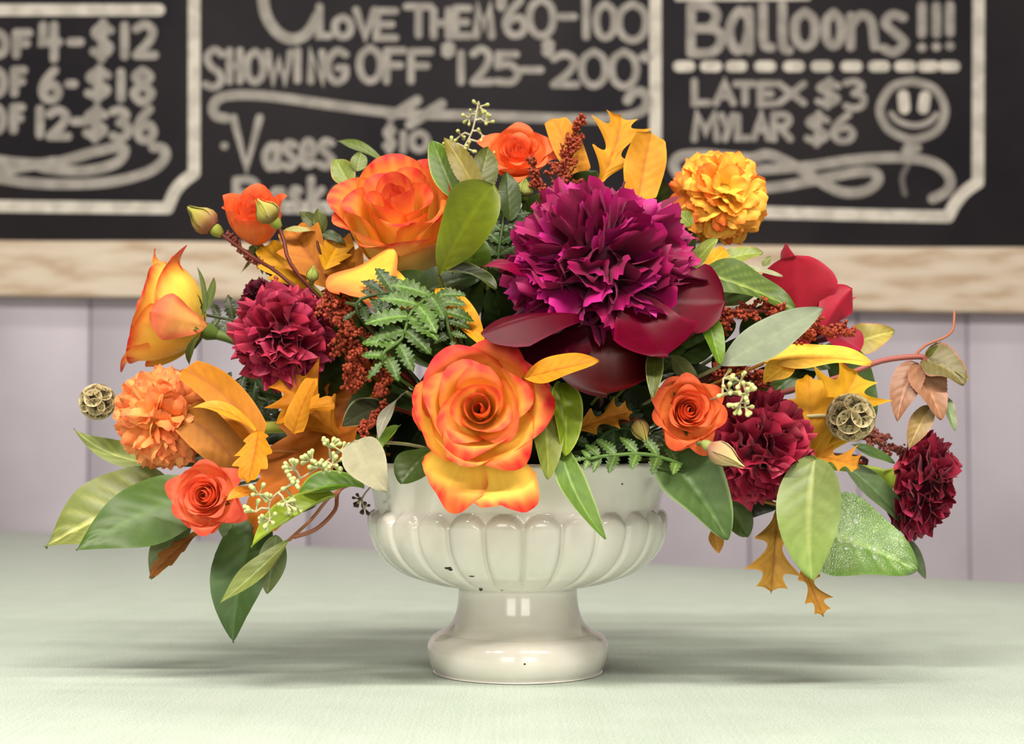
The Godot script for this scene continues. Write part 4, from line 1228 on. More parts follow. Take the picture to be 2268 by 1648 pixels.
# ---------------------------------------------------------------- leaves, sprigs, plumes
func build_foliage():
	var t: Node3D
	var up := Vector3(0, 0.7, 0.8)
	# broad green leaves
	t = sprig("salal_leaf", "large rounded olive green leaf between the tall rose and the peony", "leaf", [972, 612, 0.06])
	lf(t, "obovate", [972, 612, 0.06], [1092, 408, 0.085], 152, [132, 146, 34], {"n": Vector3(-0.25, 0.35, 1), "bow": 0.2, "cup": 0.12, "serr": 0.03, "ve": 0.5})
	stem(t, [[972, 612, 0.06]], 0.0012, [110, 120, 50])
	t = sprig("salal_leaf", "shaded rounded green leaf just behind the big olive leaf", "leaf", [1010, 640, 0.05])
	lf(t, "obovate", [1010, 640, 0.045], [1062, 520, 0.055], 92, [92, 118, 34], {"n": Vector3(0.2, 0.4, 1)})
	lf(t, "oval", [985, 600, 0.06], [1100, 640, 0.075], 62, [70, 82, 24], {"n": Vector3(0, 0.9, 0.5), "bow": 0.4, "edge": [140, 150, 70], "cup": 0.4})
	stem(t, [[1010, 640, 0.045]], 0.0012, [80, 90, 40])
	t = sprig("salal_leaf", "broad pale green leaf lowest at the end of the arrangement, lit from above", "leaf", [385, 1095, 0.02])
	lf(t, "ovate", [385, 1090, 0.02], [98, 1212, 0.035], 196, [150, 162, 82], {"n": Vector3(-0.2, 0.6, 0.9), "bow": 0.25, "cup": 0.25, "serr": 0.02, "vein": [196, 196, 120]})
	stem(t, [[385, 1090, 0.02], [480, 1050, 0.01]], 0.0012, [110, 120, 60])
	t = sprig("salal_leaf", "broad darker green leaf under the low coral rose", "leaf", [440, 1075, 0.05])
	lf(t, "ovate", [440, 1085, 0.045], [168, 1218, 0.075], 162, [92, 124, 52], {"n": Vector3(0.15, 0.5, 1), "bow": 0.25, "cup": -0.1, "serr": 0.02, "ve": 0.7})
	stem(t, [[440, 1085, 0.045], [520, 1050, 0.02]], 0.0012, [90, 110, 50])
	t = sprig("salal_leaf", "narrow light green leaf with an upturned tip under the salmon ball flower", "leaf", [450, 1030, 0.0])
	lf(t, "lance", [450, 1018, 0.0], [163, 948, -0.01], 74, [162, 180, 84], {"n": Vector3(0.1, 0.8, 0.6), "arc": -0.55, "bow": -0.15, "cup": 0.3, "vein": [190, 200, 120]})
	lf(t, "oval", [500, 1010, 0.0], [350, 1030, 0.005], 70, [84, 112, 46], {"n": Vector3(0, 0.8, 0.8)})
	stem(t, [[450, 1018, 0.0]], 0.0012, [110, 120, 60])
	t = sprig("hanging_leaf", "long dark green leaf hanging lowest beside the bowl", "leaf", [572, 1120, 0.05])
	lf(t, "oval", [585, 1110, 0.05], [516, 1424, 0.07], 142, [82, 112, 58], {"n": Vector3(-0.25, 0.2, 1), "bow": 0.2, "cup": 0.2, "wave": 0.07, "arc": 0.12, "serr": 0.02, "nv": 28})
	stem(t, [[585, 1110, 0.05], [620, 1060, 0.04]], 0.0014, [100, 110, 50])
	t = sprig("hanging_leaf", "narrow pale green folded leaf hanging in front of the long dark leaf", "leaf", [640, 1200, 0.08])
	lf(t, "lance", [640, 1196, 0.078], [484, 1338, 0.092], 54, [156, 170, 88], {"n": Vector3(-0.4, 0.5, 1), "arc": -0.25, "bow": 0.2, "cup": 0.4})
	lf(t, "oval", [612, 1185, 0.075], [592, 1316, 0.082], 66, [132, 148, 92], {"n": Vector3(0.1, 0.2, 1), "bow": -0.1})
	stem(t, [[640, 1196, 0.078], [690, 1150, 0.06], [760, 1080, 0.06]], 0.0009, [150, 100, 70])
	t = sprig("hanging_leaf", "bright yellow-green curled leaf below the pale seed sprig", "leaf", [740, 1100, 0.085])
	lf(t, "oval", [742, 1100, 0.085], [556, 1212, 0.1], 76, [158, 184, 42], {"n": Vector3(-0.2, 0.8, 0.7), "bow": 0.35, "cup": 0.55, "arc": -0.12, "roll": 0.3, "edge": [190, 200, 90], "tip": [170, 190, 50]})
	lf(t, "oval", [806, 1082, 0.08], [652, 1108, 0.085], 78, [104, 148, 38], {"n": Vector3(0.1, 0.9, 0.6), "bow": 0.55, "cup": 0.5, "edge": [150, 180, 70]})
	stem(t, [[650, 1190, 0.08], [700, 1172, 0.08], [742, 1130, 0.075], [765, 1075, 0.065]], 0.0011, [142, 88, 66])
	t = sprig("hanging_leaf", "small grey-green leaf behind the low coral rose, tip pointing at the counter", "leaf", [430, 1150, 0.03])
	lf(t, "oval", [420, 1145, 0.03], [334, 1284, 0.04], 78, [138, 152, 96], {"n": Vector3(-0.2, 0.3, 1)})
	lf(t, "oval", [535, 1120, 0.05], [500, 1200, 0.055], 80, [112, 138, 84], {"n": Vector3(0.1, 0.4, 1)})
	stem(t, [[420, 1145, 0.03], [500, 1080, 0.02]], 0.001, [100, 110, 50])
	t = sprig("eucalyptus_leaf", "pale dry beige leaf lying over the bowl rim", "leaf", [790, 975, 0.105])
	lf(t, "ovate", [786, 978, 0.105], [858, 1090, 0.118], 96, [208, 202, 166], {"n": Vector3(-0.1, 0.35, 1), "bow": 0.25, "cup": 0.1, "vein": [150, 140, 112], "arc": 0.1, "ve": 0.5}, "leaf", mats.leaf_dull)
	stem(t, [[786, 978, 0.105]], 0.0009, [150, 140, 100])
	t = sprig("eucalyptus_leaf", "thin twisted grey leaf beside the front rose", "leaf", [900, 872, 0.09])
	lf(t, "lance", [900, 868, 0.09], [838, 974, 0.1], 34, [172, 168, 146], {"n": Vector3(-0.6, 0.4, 0.8), "twist": 1.6, "arc": 0.25}, "leaf", mats.leaf_dull)
	lf(t, "oval", [850, 900, 0.06], [758, 945, 0.075], 76, [66, 70, 44], {"n": Vector3(0.1, 0.5, 1), "edge": [180, 176, 140], "bow": 0.4}, "leaf", mats.leaf_dull)
	lf(t, "oval", [885, 945, 0.085], [842, 1004, 0.1], 46, [120, 156, 48], {"n": Vector3(-0.5, 0.6, 0.8), "cup": 0.5, "bow": 0.4})
	stem(t, [[900, 868, 0.09]], 0.0009, [120, 110, 70])
	t = sprig("salal_leaf", "dark green leaf draped over the rim under the front rose", "leaf", [960, 985, 0.085])
	lf(t, "obovate", [968, 985, 0.085], [888, 1072, 0.102], 84, [74, 96, 34], {"n": Vector3(-0.2, 0.4, 1), "serr": 0.03, "bow": 0.3})
	stem(t, [[968, 985, 0.085]], 0.001, [70, 90, 40])
	t = sprig("ivy_sprig", "pair of yellow-green leaves tucked beside the front rose", "leaf", [1230, 850, 0.1])
	lf(t, "oval", [1196, 842, 0.1], [1214, 1062, 0.115], 88, [150, 160, 62], {"n": Vector3(0.35, 0.25, 1), "cup": 0.3, "bow": 0.2, "serr": 0.02})
	lf(t, "oval", [1240, 848, 0.095], [1252, 1010, 0.11], 78, [156, 182, 42], {"n": Vector3(0.4, 0.3, 1), "cup": 0.6, "bow": 0.3, "edge": [180, 195, 90]})
	lf(t, "lance", [1150, 1085, 0.095], [1170, 1112, 0.1], 12, [110, 108, 84], {"n": Vector3(0, 0.3, 1)})
	stem(t, [[1240, 848, 0.095]], 0.001, [110, 120, 50])
	t = sprig("ivy_sprig", "long twisted green leaf drooping over the bowl front", "leaf", [1245, 975, 0.1])
	lf(t, "lance", [1243, 972, 0.1], [1342, 1194, 0.118], 64, [124, 160, 68], {"n": Vector3(0.15, 0.5, 1), "arc": 0.42, "cup": 0.45, "twist": 0.9, "bow": 0.25, "edge": [164, 186, 110], "nv": 26})
	stem(t, [[1243, 972, 0.1]], 0.001, [110, 120, 50])
	t = sprig("eucalyptus_leaf", "small striped olive leaf hanging below the peony", "leaf", [1452, 768, 0.1])
	lf(t, "oval", [1452, 772, 0.105], [1446, 884, 0.125], 42, [98, 108, 40], {"n": Vector3(-0.1, 0.2, 1), "edge": [176, 178, 104], "cup": 0.2})
	lf(t, "lance", [1490, 785, 0.075], [1552, 870, 0.085], 46, [138, 146, 82], {"n": Vector3(0.2, 0.3, 1), "arc": 0.2})
	stem(t, [[1452, 772, 0.105], [1450, 760, 0.09]], 0.0009, [110, 120, 60])
	t = sprig("salal_leaf", "large pointed dark green leaf above the silver leaf", "leaf", [1560, 600, 0.05])
	lf(t, "ovate", [1548, 606, 0.05], [1764, 690, 0.075], 122, [88, 116, 34], {"n": Vector3(0.1, 0.8, 0.8), "bow": 0.3, "cup": 0.25, "arc": 0.12, "vein": [140, 158, 70], "serr": 0.015})
	stem(t, [[1548, 606, 0.05]], 0.0011, [90, 110, 50])
	t = sprig("pale_leaf", "small pale green leaf standing up against the peony", "leaf", [1536, 596, 0.07])
	lf(t, "oval", [1532, 596, 0.07], [1590, 528, 0.075], 44, [172, 186, 84], {"n": Vector3(-0.4, 0.5, 1), "cup": 0.4})
	lf(t, "oval", [1530, 500, 0.03], [1500, 470, 0.03], 40, [150, 168, 70], {"n": Vector3(0, 0.5, 1)})
	stem(t, [[1532, 596, 0.07]], 0.0009, [120, 130, 60])
	t = sprig("pale_leaf", "pale green oval leaf with a reddish edge below the yellow ball flower", "leaf", [1600, 590, 0.01])
	lf(t, "oval", [1598, 578, 0.01], [1690, 560, 0.01], 52, [164, 182, 84], {"n": Vector3(0.1, 0.6, 0.8), "edge": [186, 120, 70]})
	lf(t, "lance", [1586, 578, 0.03], [1734, 612, 0.04], 40, [186, 188, 148], {"n": Vector3(0, 0.95, 0.5), "cup": -0.3, "arc": 0.1})
	lf(t, "oval", [1690, 590, 0.0], [1708, 568, 0.0], 20, [150, 160, 90], {"n": Vector3(0, 0.6, 0.8)})
	stem(t, [[1598, 578, 0.01]], 0.0009, [120, 130, 60])
	t = sprig("pale_leaf", "small bright green leaf pointing down between peony and silver leaf", "leaf", [1570, 700, 0.095])
	lf(t, "oval", [1568, 700, 0.095], [1596, 808, 0.105], 54, [122, 160, 44], {"n": Vector3(0.3, 0.3, 1), "cup": 0.4, "arc": 0.2})
	stem(t, [[1568, 700, 0.095]], 0.0009, [110, 120, 50])
	t = sprig("eucalyptus_leaf", "large silver-grey leaf slanting up, sprinkled with dew", "leaf", [1596, 810, 0.1])
	lf(t, "lance", [1594, 812, 0.1], [1824, 682, 0.105], 98, [172, 184, 154], {"n": Vector3(0.1, 0.6, 0.9), "bow": 0.15, "cup": 0.1, "ve": 0.3, "vein": [150, 160, 128], "arc": 0.05}, "leaf", mats.leaf_dull)
	stem(t, [[1594, 812, 0.1]], 0.001, [130, 130, 90])
	t = sprig("salal_leaf", "dark green leaf behind the yellow oak leaf and the long red stem", "leaf", [1840, 800, 0.0])
	lf(t, "oval", [1846, 760, 0.0], [1926, 948, 0.005], 108, [88, 118, 52], {"n": Vector3(0.2, 0.3, 1), "bow": 0.2})
	lf(t, "oval", [1800, 800, 0.01], [1700, 880, 0.02], 80, [78, 106, 40], {"n": Vector3(0.2, 0.5, 1)})
	stem(t, [[1846, 760, 0.0]], 0.0011, [90, 110, 50])
	t = sprig("rose_leaf", "brown-green pointed leaf poking out below the crimson rose", "leaf", [1890, 760, -0.01])
	lf(t, "ovate", [1882, 764, -0.01], [1982, 734, -0.01], 74, [156, 140, 66], {"n": Vector3(0, 0.4, 1), "edge": [186, 120, 70], "vein": [178, 178, 80], "serr": 0.06})
	stem(t, [[1882, 764, -0.01]], 0.0009, [120, 90, 50])
	t = sprig("salal_leaf", "large folded green leaf hanging beside the bowl rim under the coral rose", "leaf", [1490, 1015, 0.085])
	lf(t, "ovate", [1478, 1010, 0.085], [1612, 1196, 0.1], 148, [98, 128, 68], {"n": Vector3(0.1, 0.45, 1), "cup": 0.5, "bow": 0.3, "serr": 0.015, "edge": [140, 160, 110]})
	lf(t, "oval", [1590, 1090, 0.06], [1655, 1190, 0.06], 92, [100, 124, 58], {"n": Vector3(0.3, 0.3, 1)})
	stem(t, [[1478, 1010, 0.085]], 0.0011, [100, 110, 50])
	t = sprig("salal_leaf", "tall light green folded leaf with a bent-over tip beside the wet leaf", "leaf", [1810, 1020, 0.08])
	lf(t, "oval", [1806, 1014, 0.085], [1800, 1286, 0.1], 148, [150, 168, 98], {"n": Vector3(-0.25, 0.4, 1), "cup": 0.4, "bow": 0.3, "serr": 0.015, "ve": 0.7, "vein": [160, 166, 96], "arc": 0.15, "tip": [138, 164, 84]})
	stem(t, [[1806, 1014, 0.085]], 0.0011, [120, 130, 60])
	t = sprig("salal_leaf", "broad glossy wet green leaf with water drops, hanging over the counter", "leaf", [1840, 1150, 0.06])
	var wet := lf(t, "ovate", [1788, 1162, 0.06], [2032, 1264, 0.075], 212, [124, 166, 78], {"n": Vector3(0.0, 0.6, 0.9), "bow": 0.2, "cup": 0.12, "serr": 0.02, "ve": 1.3, "vein": [128, 158, 84]}, "leaf", mats.leaf_gloss)
	drops(wet, 16, 212 * px_size(0.067), 0.058)
	stem(t, [[1788, 1162, 0.06], [1780, 1090, 0.05]], 0.0012, [110, 130, 60])
	t = sprig("eucalyptus_leaf", "long narrow grey-green leaf running behind the wet leaf to the side carnation", "leaf", [1860, 1010, 0.03])
	lf(t, "lance", [1858, 1020, 0.03], [2018, 1176, 0.03], 66, [118, 146, 92], {"n": Vector3(0.3, 0.5, 1), "cup": 0.3})
	lf(t, "lance", [1960, 1085, 0.02], [2012, 1190, 0.02], 56, [122, 152, 84], {"n": Vector3(0.2, 0.3, 1)})
	lf(t, "lance", [2010, 1190, 0.015], [2050, 1282, 0.02], 34, [118, 140, 96], {"n": Vector3(0.2, 0.3, 1), "arc": 0.25})
	lf(t, "lance", [1886, 985, 0.035], [1982, 1026, 0.03], 34, [106, 142, 72], {"n": Vector3(0.1, 0.7, 0.8), "arc": 0.2})
	stem(t, [[1858, 1020, 0.03]], 0.001, [110, 120, 60])
	t = sprig("rose_leaf", "toothed brown and green leaves standing behind the big olive leaf", "leaf", [1060, 440, 0.03])
	lf(t, "oval", [1066, 442, 0.035], [984, 304, 0.03], 62, [116, 104, 40], {"n": Vector3(0.1, 0.3, 1), "serr": 0.16})
	lf(t, "oval", [1056, 440, 0.03], [1082, 326, 0.02], 74, [110, 116, 50], {"n": Vector3(0.2, 0.4, 1), "serr": 0.16})
	lf(t, "oval", [1010, 440, 0.03], [958, 310, 0.015], 66, [104, 136, 40], {"n": Vector3(-0.3, 0.5, 1), "serr": 0.05, "edge": [150, 176, 66]})
	lf(t, "oval", [1130, 490, 0.05], [1122, 380, 0.045], 60, [74, 92, 40], {"n": Vector3(0.2, 0.3, 1), "serr": 0.2})
	stem(t, [[1060, 440, 0.03]], 0.001, [90, 90, 40])
	t = sprig("rose_leaf", "pale green leaf peeping out behind the tall rose on the chalkboard side", "leaf", [770, 400, -0.01])
	lf(t, "oval", [776, 412, -0.01], [742, 352, -0.015], 56, [150, 168, 72], {"n": Vector3(-0.2, 0.5, 1), "edge": [186, 150, 90]})
	lf(t, "oval", [790, 380, -0.01], [800, 338, -0.015], 40, [140, 156, 80], {"n": Vector3(0.2, 0.5, 1)})
	lf(t, "lance", [850, 360, -0.06], [740, 312, -0.09], 34, [110, 130, 46], {"n": Vector3(0, 0.7, 0.6)})
	stem(t, [[776, 412, -0.01]], 0.001, [110, 120, 60])
	t = sprig("rose_leaf", "small dark green leaflets between coral rose and tall rose", "leaf", [700, 515, 0.0])
	lf(t, "oval", [712, 515, 0.0], [664, 468, 0.0], 36, [88, 96, 34], {"n": Vector3(-0.2, 0.6, 1)})
	lf(t, "oval", [712, 515, 0.0], [704, 462, 0.0], 34, [104, 116, 44], {"n": Vector3(0.2, 0.4, 1)})
	lf(t, "oval", [700, 512, 0.005], [622, 512, 0.01], 30, [190, 186, 106], {"n": Vector3(0, 0.9, 0.6), "arc": -0.3})
	lf(t, "oval", [715, 516, 0.005], [762, 540, 0.01], 30, [80, 100, 36], {"n": Vector3(0.2, 0.6, 1)})
	stem(t, [[712, 515, 0.0], [716, 570, 0.01]], 0.0008, [84, 30, 26])
	# the drooping red-stemmed rose shoot at the far end
	t = sprig("rose_shoot", "long red-stemmed rose shoot with wilted pinkish green leaves reaching out past everything", "rose shoot", [2035, 788, 0.03])
	stem(t, [[2048, 800, 0.03], [2036, 790, 0.03], [1950, 800, 0.03], [1850, 838, 0.03]], 0.0016, [150, 82, 74])
	stem(t, [[2026, 788, 0.03], [2050, 765, 0.03], [2090, 748, 0.03], [2110, 730, 0.025], [2114, 690, 0.01]], 0.0008, [156, 96, 72], false)
	stem(t, [[2036, 790, 0.03], [2068, 792, 0.03], [2100, 800, 0.03]], 0.0008, [160, 110, 70], false)
	for q in [["ovate", 2042, 796, 2136, 852, 104, [140, 128, 78], 0.35, -0.3], ["ovate", 2034, 806, 2086, 930, 92, [146, 104, 78], 0.2, 0.1], ["ovate", 2032, 806, 1988, 934, 72, [138, 98, 74], -0.3, 0.2], ["oval", 2058, 900, 2012, 994, 54, [134, 112, 68], -0.2, 0.0], ["lance", 2098, 800, 2146, 844, 22, [176, 186, 88], 0.1, 0.0], ["oval", 2096, 880, 2116, 954, 34, [140, 160, 110], 0.3, 0.3], ["oval", 2052, 790, 2078, 766, 18, [140, 156, 76], 0.0, 0.0]]:
		lf(t, q[0], [q[1], q[2], 0.03], [q[3], q[4], 0.04], q[5], q[6], {"n": Vector3(q[7], 0.35, 1), "serr": 0.10, "bow": 0.2, "arc": q[8], "cup": 0.3, "edge": [166, 104, 84]})
	stem(t, [[2046, 866, 0.03], [2040, 800, 0.03]], 0.0006, [150, 100, 80], false)
	stem(t, [[2098, 884, 0.03], [2072, 806, 0.03]], 0.0006, [150, 120, 80], false)
	# oak leaves
	var gold := [226, 160, 38]
	t = sprig("oak_leaf", "golden oak leaf standing behind the top plume, lobes touching the chalkboard lettering", "oak leaf", [1330, 410, 0.01])
	lf(t, "oak", [1320, 420, 0.01], [1376, 254, 0.0], 140, [232, 160, 42], {"n": Vector3(0.1, 0.3, 1), "bow": 0.25, "vein": [160, 96, 30], "arc": 0.2})
	lf(t, "strap", [1290, 400, 0.0], [1226, 262, -0.01], 66, [226, 150, 44], {"n": Vector3(-0.1, 0.4, 1), "vein": [170, 100, 30]})
	stem(t, [[1320, 420, 0.01]], 0.0009, [150, 100, 40])
	t = sprig("oak_leaf", "narrow golden oak leaf rising behind the peony, cut off straight at the tip", "oak leaf", [1420, 450, 0.02])
	lf(t, "strap", [1412, 450, 0.02], [1442, 292, 0.01], 92, [230, 158, 46], {"n": Vector3(0.2, 0.3, 1), "vein": [164, 100, 36], "bow": -0.2, "wave": 0.08})
	stem(t, [[1412, 450, 0.02]], 0.0009, [150, 100, 40])
	t = sprig("oak_leaf", "yellow oak leaves in shade behind the coral rose stems", "oak leaf", [700, 640, 0.0])
	lf(t, "oak_shallow", [690, 650, 0.0], [580, 545, -0.005], 110, [226, 164, 28], {"n": Vector3(0, 0.5, 1), "vein": [150, 90, 26]})
	lf(t, "oak_shallow", [740, 640, 0.01], [640, 505, 0.0], 130, [206, 128, 44], {"n": Vector3(-0.1, 0.4, 1), "vein": [150, 80, 30]})
	lf(t, "oak_shallow", [720, 600, 0.02], [760, 530, 0.0], 80, [224, 160, 30], {"n": Vector3(0.1, 0.4, 1)})
	lf(t, "oak_shallow", [810, 640, 0.01], [722, 530, 0.0], 110, [214, 140, 40], {"n": Vector3(-0.2, 0.4, 1), "vein": [150, 80, 30]})
	stem(t, [[700, 640, 0.0]], 0.0009, [150, 90, 40])
	t = sprig("oak_leaf", "curling orange oak leaf arching over the yellow-green stalk", "oak leaf", [600, 1000, 0.07])
	lf(t, "strap", [578, 985, 0.07], [404, 818, 0.05], 78, [206, 130, 36], {"n": Vector3(-0.2, 0.6, 1), "arc": 0.3, "bow": 0.2, "cup": 0.3, "vein": [160, 90, 30], "nv": 26})
	lf(t, "lance", [572, 968, 0.075], [420, 905, 0.085], 46, [232, 146, 40], {"n": Vector3(-0.3, 0.9, 0.6), "arc": 0.55, "bow": 0.35, "vein": [176, 96, 30], "nv": 24})
	lf(t, "oak_shallow", [572, 955, 0.085], [548, 1070, 0.1], 92, [226, 146, 28], {"n": Vector3(-0.2, 0.3, 1), "arc": -0.2, "vein": [150, 80, 20]})
	lf(t, "strap", [400, 918, 0.045], [530, 1040, 0.055], 100, [190, 122, 46], {"n": Vector3(-0.2, 0.5, 1), "arc": -0.25, "vein": [140, 80, 40]})
	stem(t, [[578, 985, 0.07], [600, 1000, 0.06]], 0.001, [150, 90, 40])
	t = sprig("oak_leaf", "large deep orange oak leaf in the shaded hollow behind the seed sprig", "oak leaf", [720, 950, 0.04])
	lf(t, "oak_shallow", [830, 830, 0.03], [562, 1196, 0.065], 210, [190, 104, 26], {"n": Vector3(-0.2, 0.5, 1), "vein": [130, 66, 20], "bow": 0.2})
	lf(t, "oak", [760, 985, 0.05], [620, 830, 0.06], 170, [200, 124, 26], {"n": Vector3(0, 0.5, 1), "vein": [140, 76, 20], "bow": 0.3})
	lf(t, "strap", [650, 960, 0.075], [700, 838, 0.08], 58, [222, 146, 36], {"n": Vector3(-0.4, 0.4, 1), "twist": 0.9, "vein": [160, 90, 30]})
	lf(t, "oak_shallow", [610, 940, 0.06], [742, 900, 0.07], 90, [206, 134, 30], {"n": Vector3(0, 0.8, 0.7), "bow": 0.4})
	lf(t, "oak_shallow", [790, 900, 0.03], [860, 820, 0.04], 130, [176, 96, 24], {"n": Vector3(0, 0.5, 1)})
	lf(t, "lance", [570, 1080, 0.085], [500, 1110, 0.1], 34, [206, 126, 36], {"n": Vector3(-0.2, 0.5, 1)})
	stem(t, [[720, 950, 0.04]], 0.001, [140, 80, 40])
	t = sprig("oak_leaf", "narrow golden leaf slanting down between the fern and the peony", "oak leaf", [968, 640, 0.06])
	lf(t, "lance", [966, 640, 0.06], [1075, 770, 0.085], 70, [216, 146, 30], {"n": Vector3(0.2, 0.5, 1), "cup": 0.5, "arc": 0.1, "vein": [170, 104, 30]}, "leaf", mats.dry)
	stem(t, [[966, 640, 0.06]], 0.0009, [140, 90, 40])
	t = sprig("oak_leaf", "pointed golden leaf lying across the peony's lowest petal beside the front rose", "oak leaf", [1175, 830, 0.11])
	lf(t, "lance", [1160, 838, 0.115], [1326, 798, 0.13], 78, [206, 134, 30], {"n": Vector3(0, 0.7, 0.9), "bow": 0.2, "arc": 0.15, "vein": [150, 86, 26]}, "leaf", mats.dry)
	lf(t, "oak", [1262, 960, 0.09], [1400, 912, 0.1], 92, [190, 120, 34], {"n": Vector3(0, 0.6, 1), "vein": [140, 80, 30]})
	stem(t, [[1160, 838, 0.115], [1180, 850, 0.09]], 0.0009, [140, 90, 40])
	t = sprig("oak_leaf", "yellow oak leaf with a long lobe lying level under the silver leaf", "oak leaf", [1700, 800, 0.08])
	lf(t, "lance", [1690, 806, 0.085], [1930, 804, 0.09], 92, [236, 180, 66], {"n": Vector3(0, 0.85, 0.7), "bow": 0.25, "wave": 0.08, "vein": [180, 120, 40]}, "leaf", mats.dry)
	lf(t, "lance", [1760, 800, 0.085], [1690, 850, 0.095], 60, [226, 168, 56], {"n": Vector3(0, 0.7, 0.8)}, "leaf", mats.dry)
	stem(t, [[1690, 806, 0.085]], 0.0009, [150, 100, 40])
	t = sprig("oak_leaf", "big yellow oak leaf standing upright behind the star seed pod", "oak leaf", [1790, 1030, 0.05])
	lf(t, "oak", [1800, 1052, 0.05], [1902, 818, 0.045], 190, [232, 172, 36], {"n": Vector3(0.05, 0.35, 1), "vein": [170, 110, 30], "bow": 0.15, "arc": -0.1})
	lf(t, "oak_shallow", [1800, 1050, 0.055], [1790, 830, 0.05], 120, [226, 160, 36], {"n": Vector3(-0.1, 0.35, 1), "vein": [170, 110, 30]})
	lf(t, "oak", [1790, 1010, 0.06], [1904, 1036, 0.08], 92, [216, 146, 44], {"n": Vector3(0.1, 0.5, 1), "vein": [150, 90, 30], "cup": 0.4})
	stem(t, [[1800, 1052, 0.05]], 0.001, [150, 100, 40])
	t = sprig("oak_leaf", "brown-gold oak leaf hanging lowest over the counter, spiny lobes at its tip", "oak leaf", [1716, 1120, 0.06])
	lf(t, "oak", [1722, 1118, 0.06], [1708, 1316, 0.08], 128, [196, 146, 58], {"n": Vector3(-0.1, 0.25, 1), "vein": [120, 76, 36], "bow": 0.2})
	lf(t, "oak", [1772, 1230, 0.06], [1824, 1366, 0.075], 74, [204, 144, 58], {"n": Vector3(0.2, 0.25, 1), "vein": [130, 80, 36], "arc": 0.15})
	lf(t, "lance", [1580, 1170, 0.03], [1592, 1226, 0.035], 34, [196, 140, 66], {"n": Vector3(0, 0.3, 1)}, "leaf", mats.dry)
	stem(t, [[1722, 1118, 0.06]], 0.001, [150, 100, 40])
	t = sprig("oak_leaf", "shrivelled brown oak leaf below the low coral rose, tip curling to a thread", "oak leaf", [450, 1180, 0.04])
	lf(t, "oak_shallow", [455, 1172, 0.04], [330, 1282, 0.055], 52, [176, 112, 56], {"n": Vector3(-0.2, 0.6, 0.8), "twist": 1.0, "vein": [120, 70, 40]})
	stem(t, [[455, 1172, 0.04], [520, 1090, 0.03]], 0.0009, [130, 80, 40])
	t = sprig("oak_leaf", "small bright orange leaf scrap between the yellow ball flower and the peony", "oak leaf", [1590, 590, 0.02])
	lf(t, "oak_shallow", [1564, 600, 0.03], [1606, 552, 0.02], 52, [240, 162, 40], {"n": Vector3(0, 0.5, 1)})
	lf(t, "lance", [1625, 592, 0.02], [1690, 604, 0.02], 18, [206, 120, 50], {"n": Vector3(0, 0.6, 1)}, "leaf", mats.dry)
	stem(t, [[1564, 600, 0.03]], 0.0009, [150, 100, 40])
	# a yellow-green cut stalk
	t = sprig("stalk", "thick yellow-green cut flower stalk behind the orange oak leaf", "stalk", [470, 940, 0.045])
	stem(t, [[436, 936, 0.045], [472, 940, 0.045], [560, 948, 0.045], [650, 948, 0.04]], 0.0034, [190, 192, 70], true, [110, 116, 40])
	# seeded eucalyptus
	seeded_sprig("upright seed sprig with pale green capsules at the very top", [[1060, 225, -0.02], [1046, 290, -0.01], [1020, 345, 0.0], [1010, 420, 0.01]], [[1062, 236, -0.02, 7], [1075, 272, -0.015, 6], [1040, 262, -0.02, 5], [1020, 300, -0.01, 6], [1000, 322, -0.005, 6], [1036, 330, 0.0, 6], [1068, 300, -0.01, 5], [1080, 330, -0.01, 4]], [168, 176, 96], [196, 200, 128], 0.0017)
	seeded_sprig("hanging seed sprig with many pale green capsules beside the bowl", [[600, 1160, 0.11], [598, 1110, 0.108], [640, 1075, 0.105], [690, 1045, 0.1], [740, 1010, 0.09], [790, 980, 0.075]], [[574, 1096, 0.11, 8], [597, 1152, 0.112, 8], [566, 1134, 0.11, 5], [632, 1114, 0.108, 7], [652, 1040, 0.105, 8], [650, 1072, 0.106, 8], [654, 1118, 0.1, 7], [708, 1036, 0.1, 9], [736, 1030, 0.1, 9], [730, 992, 0.095, 9], [692, 1020, 0.1, 7], [756, 1000, 0.095, 6]], [176, 186, 116], [206, 212, 150], 0.0019)
	seeded_sprig("small seed sprig with pale green capsules beside the coral rose", [[1650, 880, 0.115], [1625, 872, 0.11], [1590, 880, 0.1]], [[1640, 845, 0.115, 5], [1652, 872, 0.118, 7], [1640, 892, 0.117, 7], [1614, 868, 0.112, 5], [1650, 902, 0.115, 4], [1602, 838, 0.1, 4]], [186, 192, 116], [216, 216, 150], 0.0019)
	seeded_sprig("dried dark seed cluster poking out beside the bowl lip", [[800, 1108, 0.03], [815, 1085, 0.03], [850, 1060, 0.03]], [[800, 1106, 0.03, 7], [806, 1122, 0.03, 5]], [62, 50, 40], [80, 66, 50], 0.0016)
	# amaranth and sumac plumes
	plume("upright red-brown grain plume beside the topmost coral rose", [[1240, 440, 0.02], [1258, 360, 0.01], [1280, 262, 0.0]], 0.014, 460, 0.00095, mats.grain_red, [110, 40, 26], 3)
	plume("small red-brown grain spray hanging in front of the topmost coral rose", [[1200, 440, 0.045], [1190, 390, 0.045], [1172, 350, 0.045]], 0.008, 170, 0.0009, mats.grain_red, [110, 40, 26], 4)
	plume("large red-brown grain plume between the burgundy carnation and the fern", [[730, 630, 0.06], [760, 720, 0.07], [790, 800, 0.07], [780, 850, 0.07]], 0.017, 1150, 0.00105, mats.grain_red, [110, 40, 26], 5)
	plume("small red-brown grain spray deep under the fern tip", [[850, 800, 0.05], [846, 850, 0.065], [838, 866, 0.07]], 0.008, 200, 0.001, mats.grain_red, [90, 30, 20], 6)
	plume("small dark red grain spray above the beige leaf", [[860, 900, 0.07], [824, 930, 0.085], [800, 962, 0.09]], 0.009, 220, 0.001, mats.grain_red, [90, 30, 20], 7)
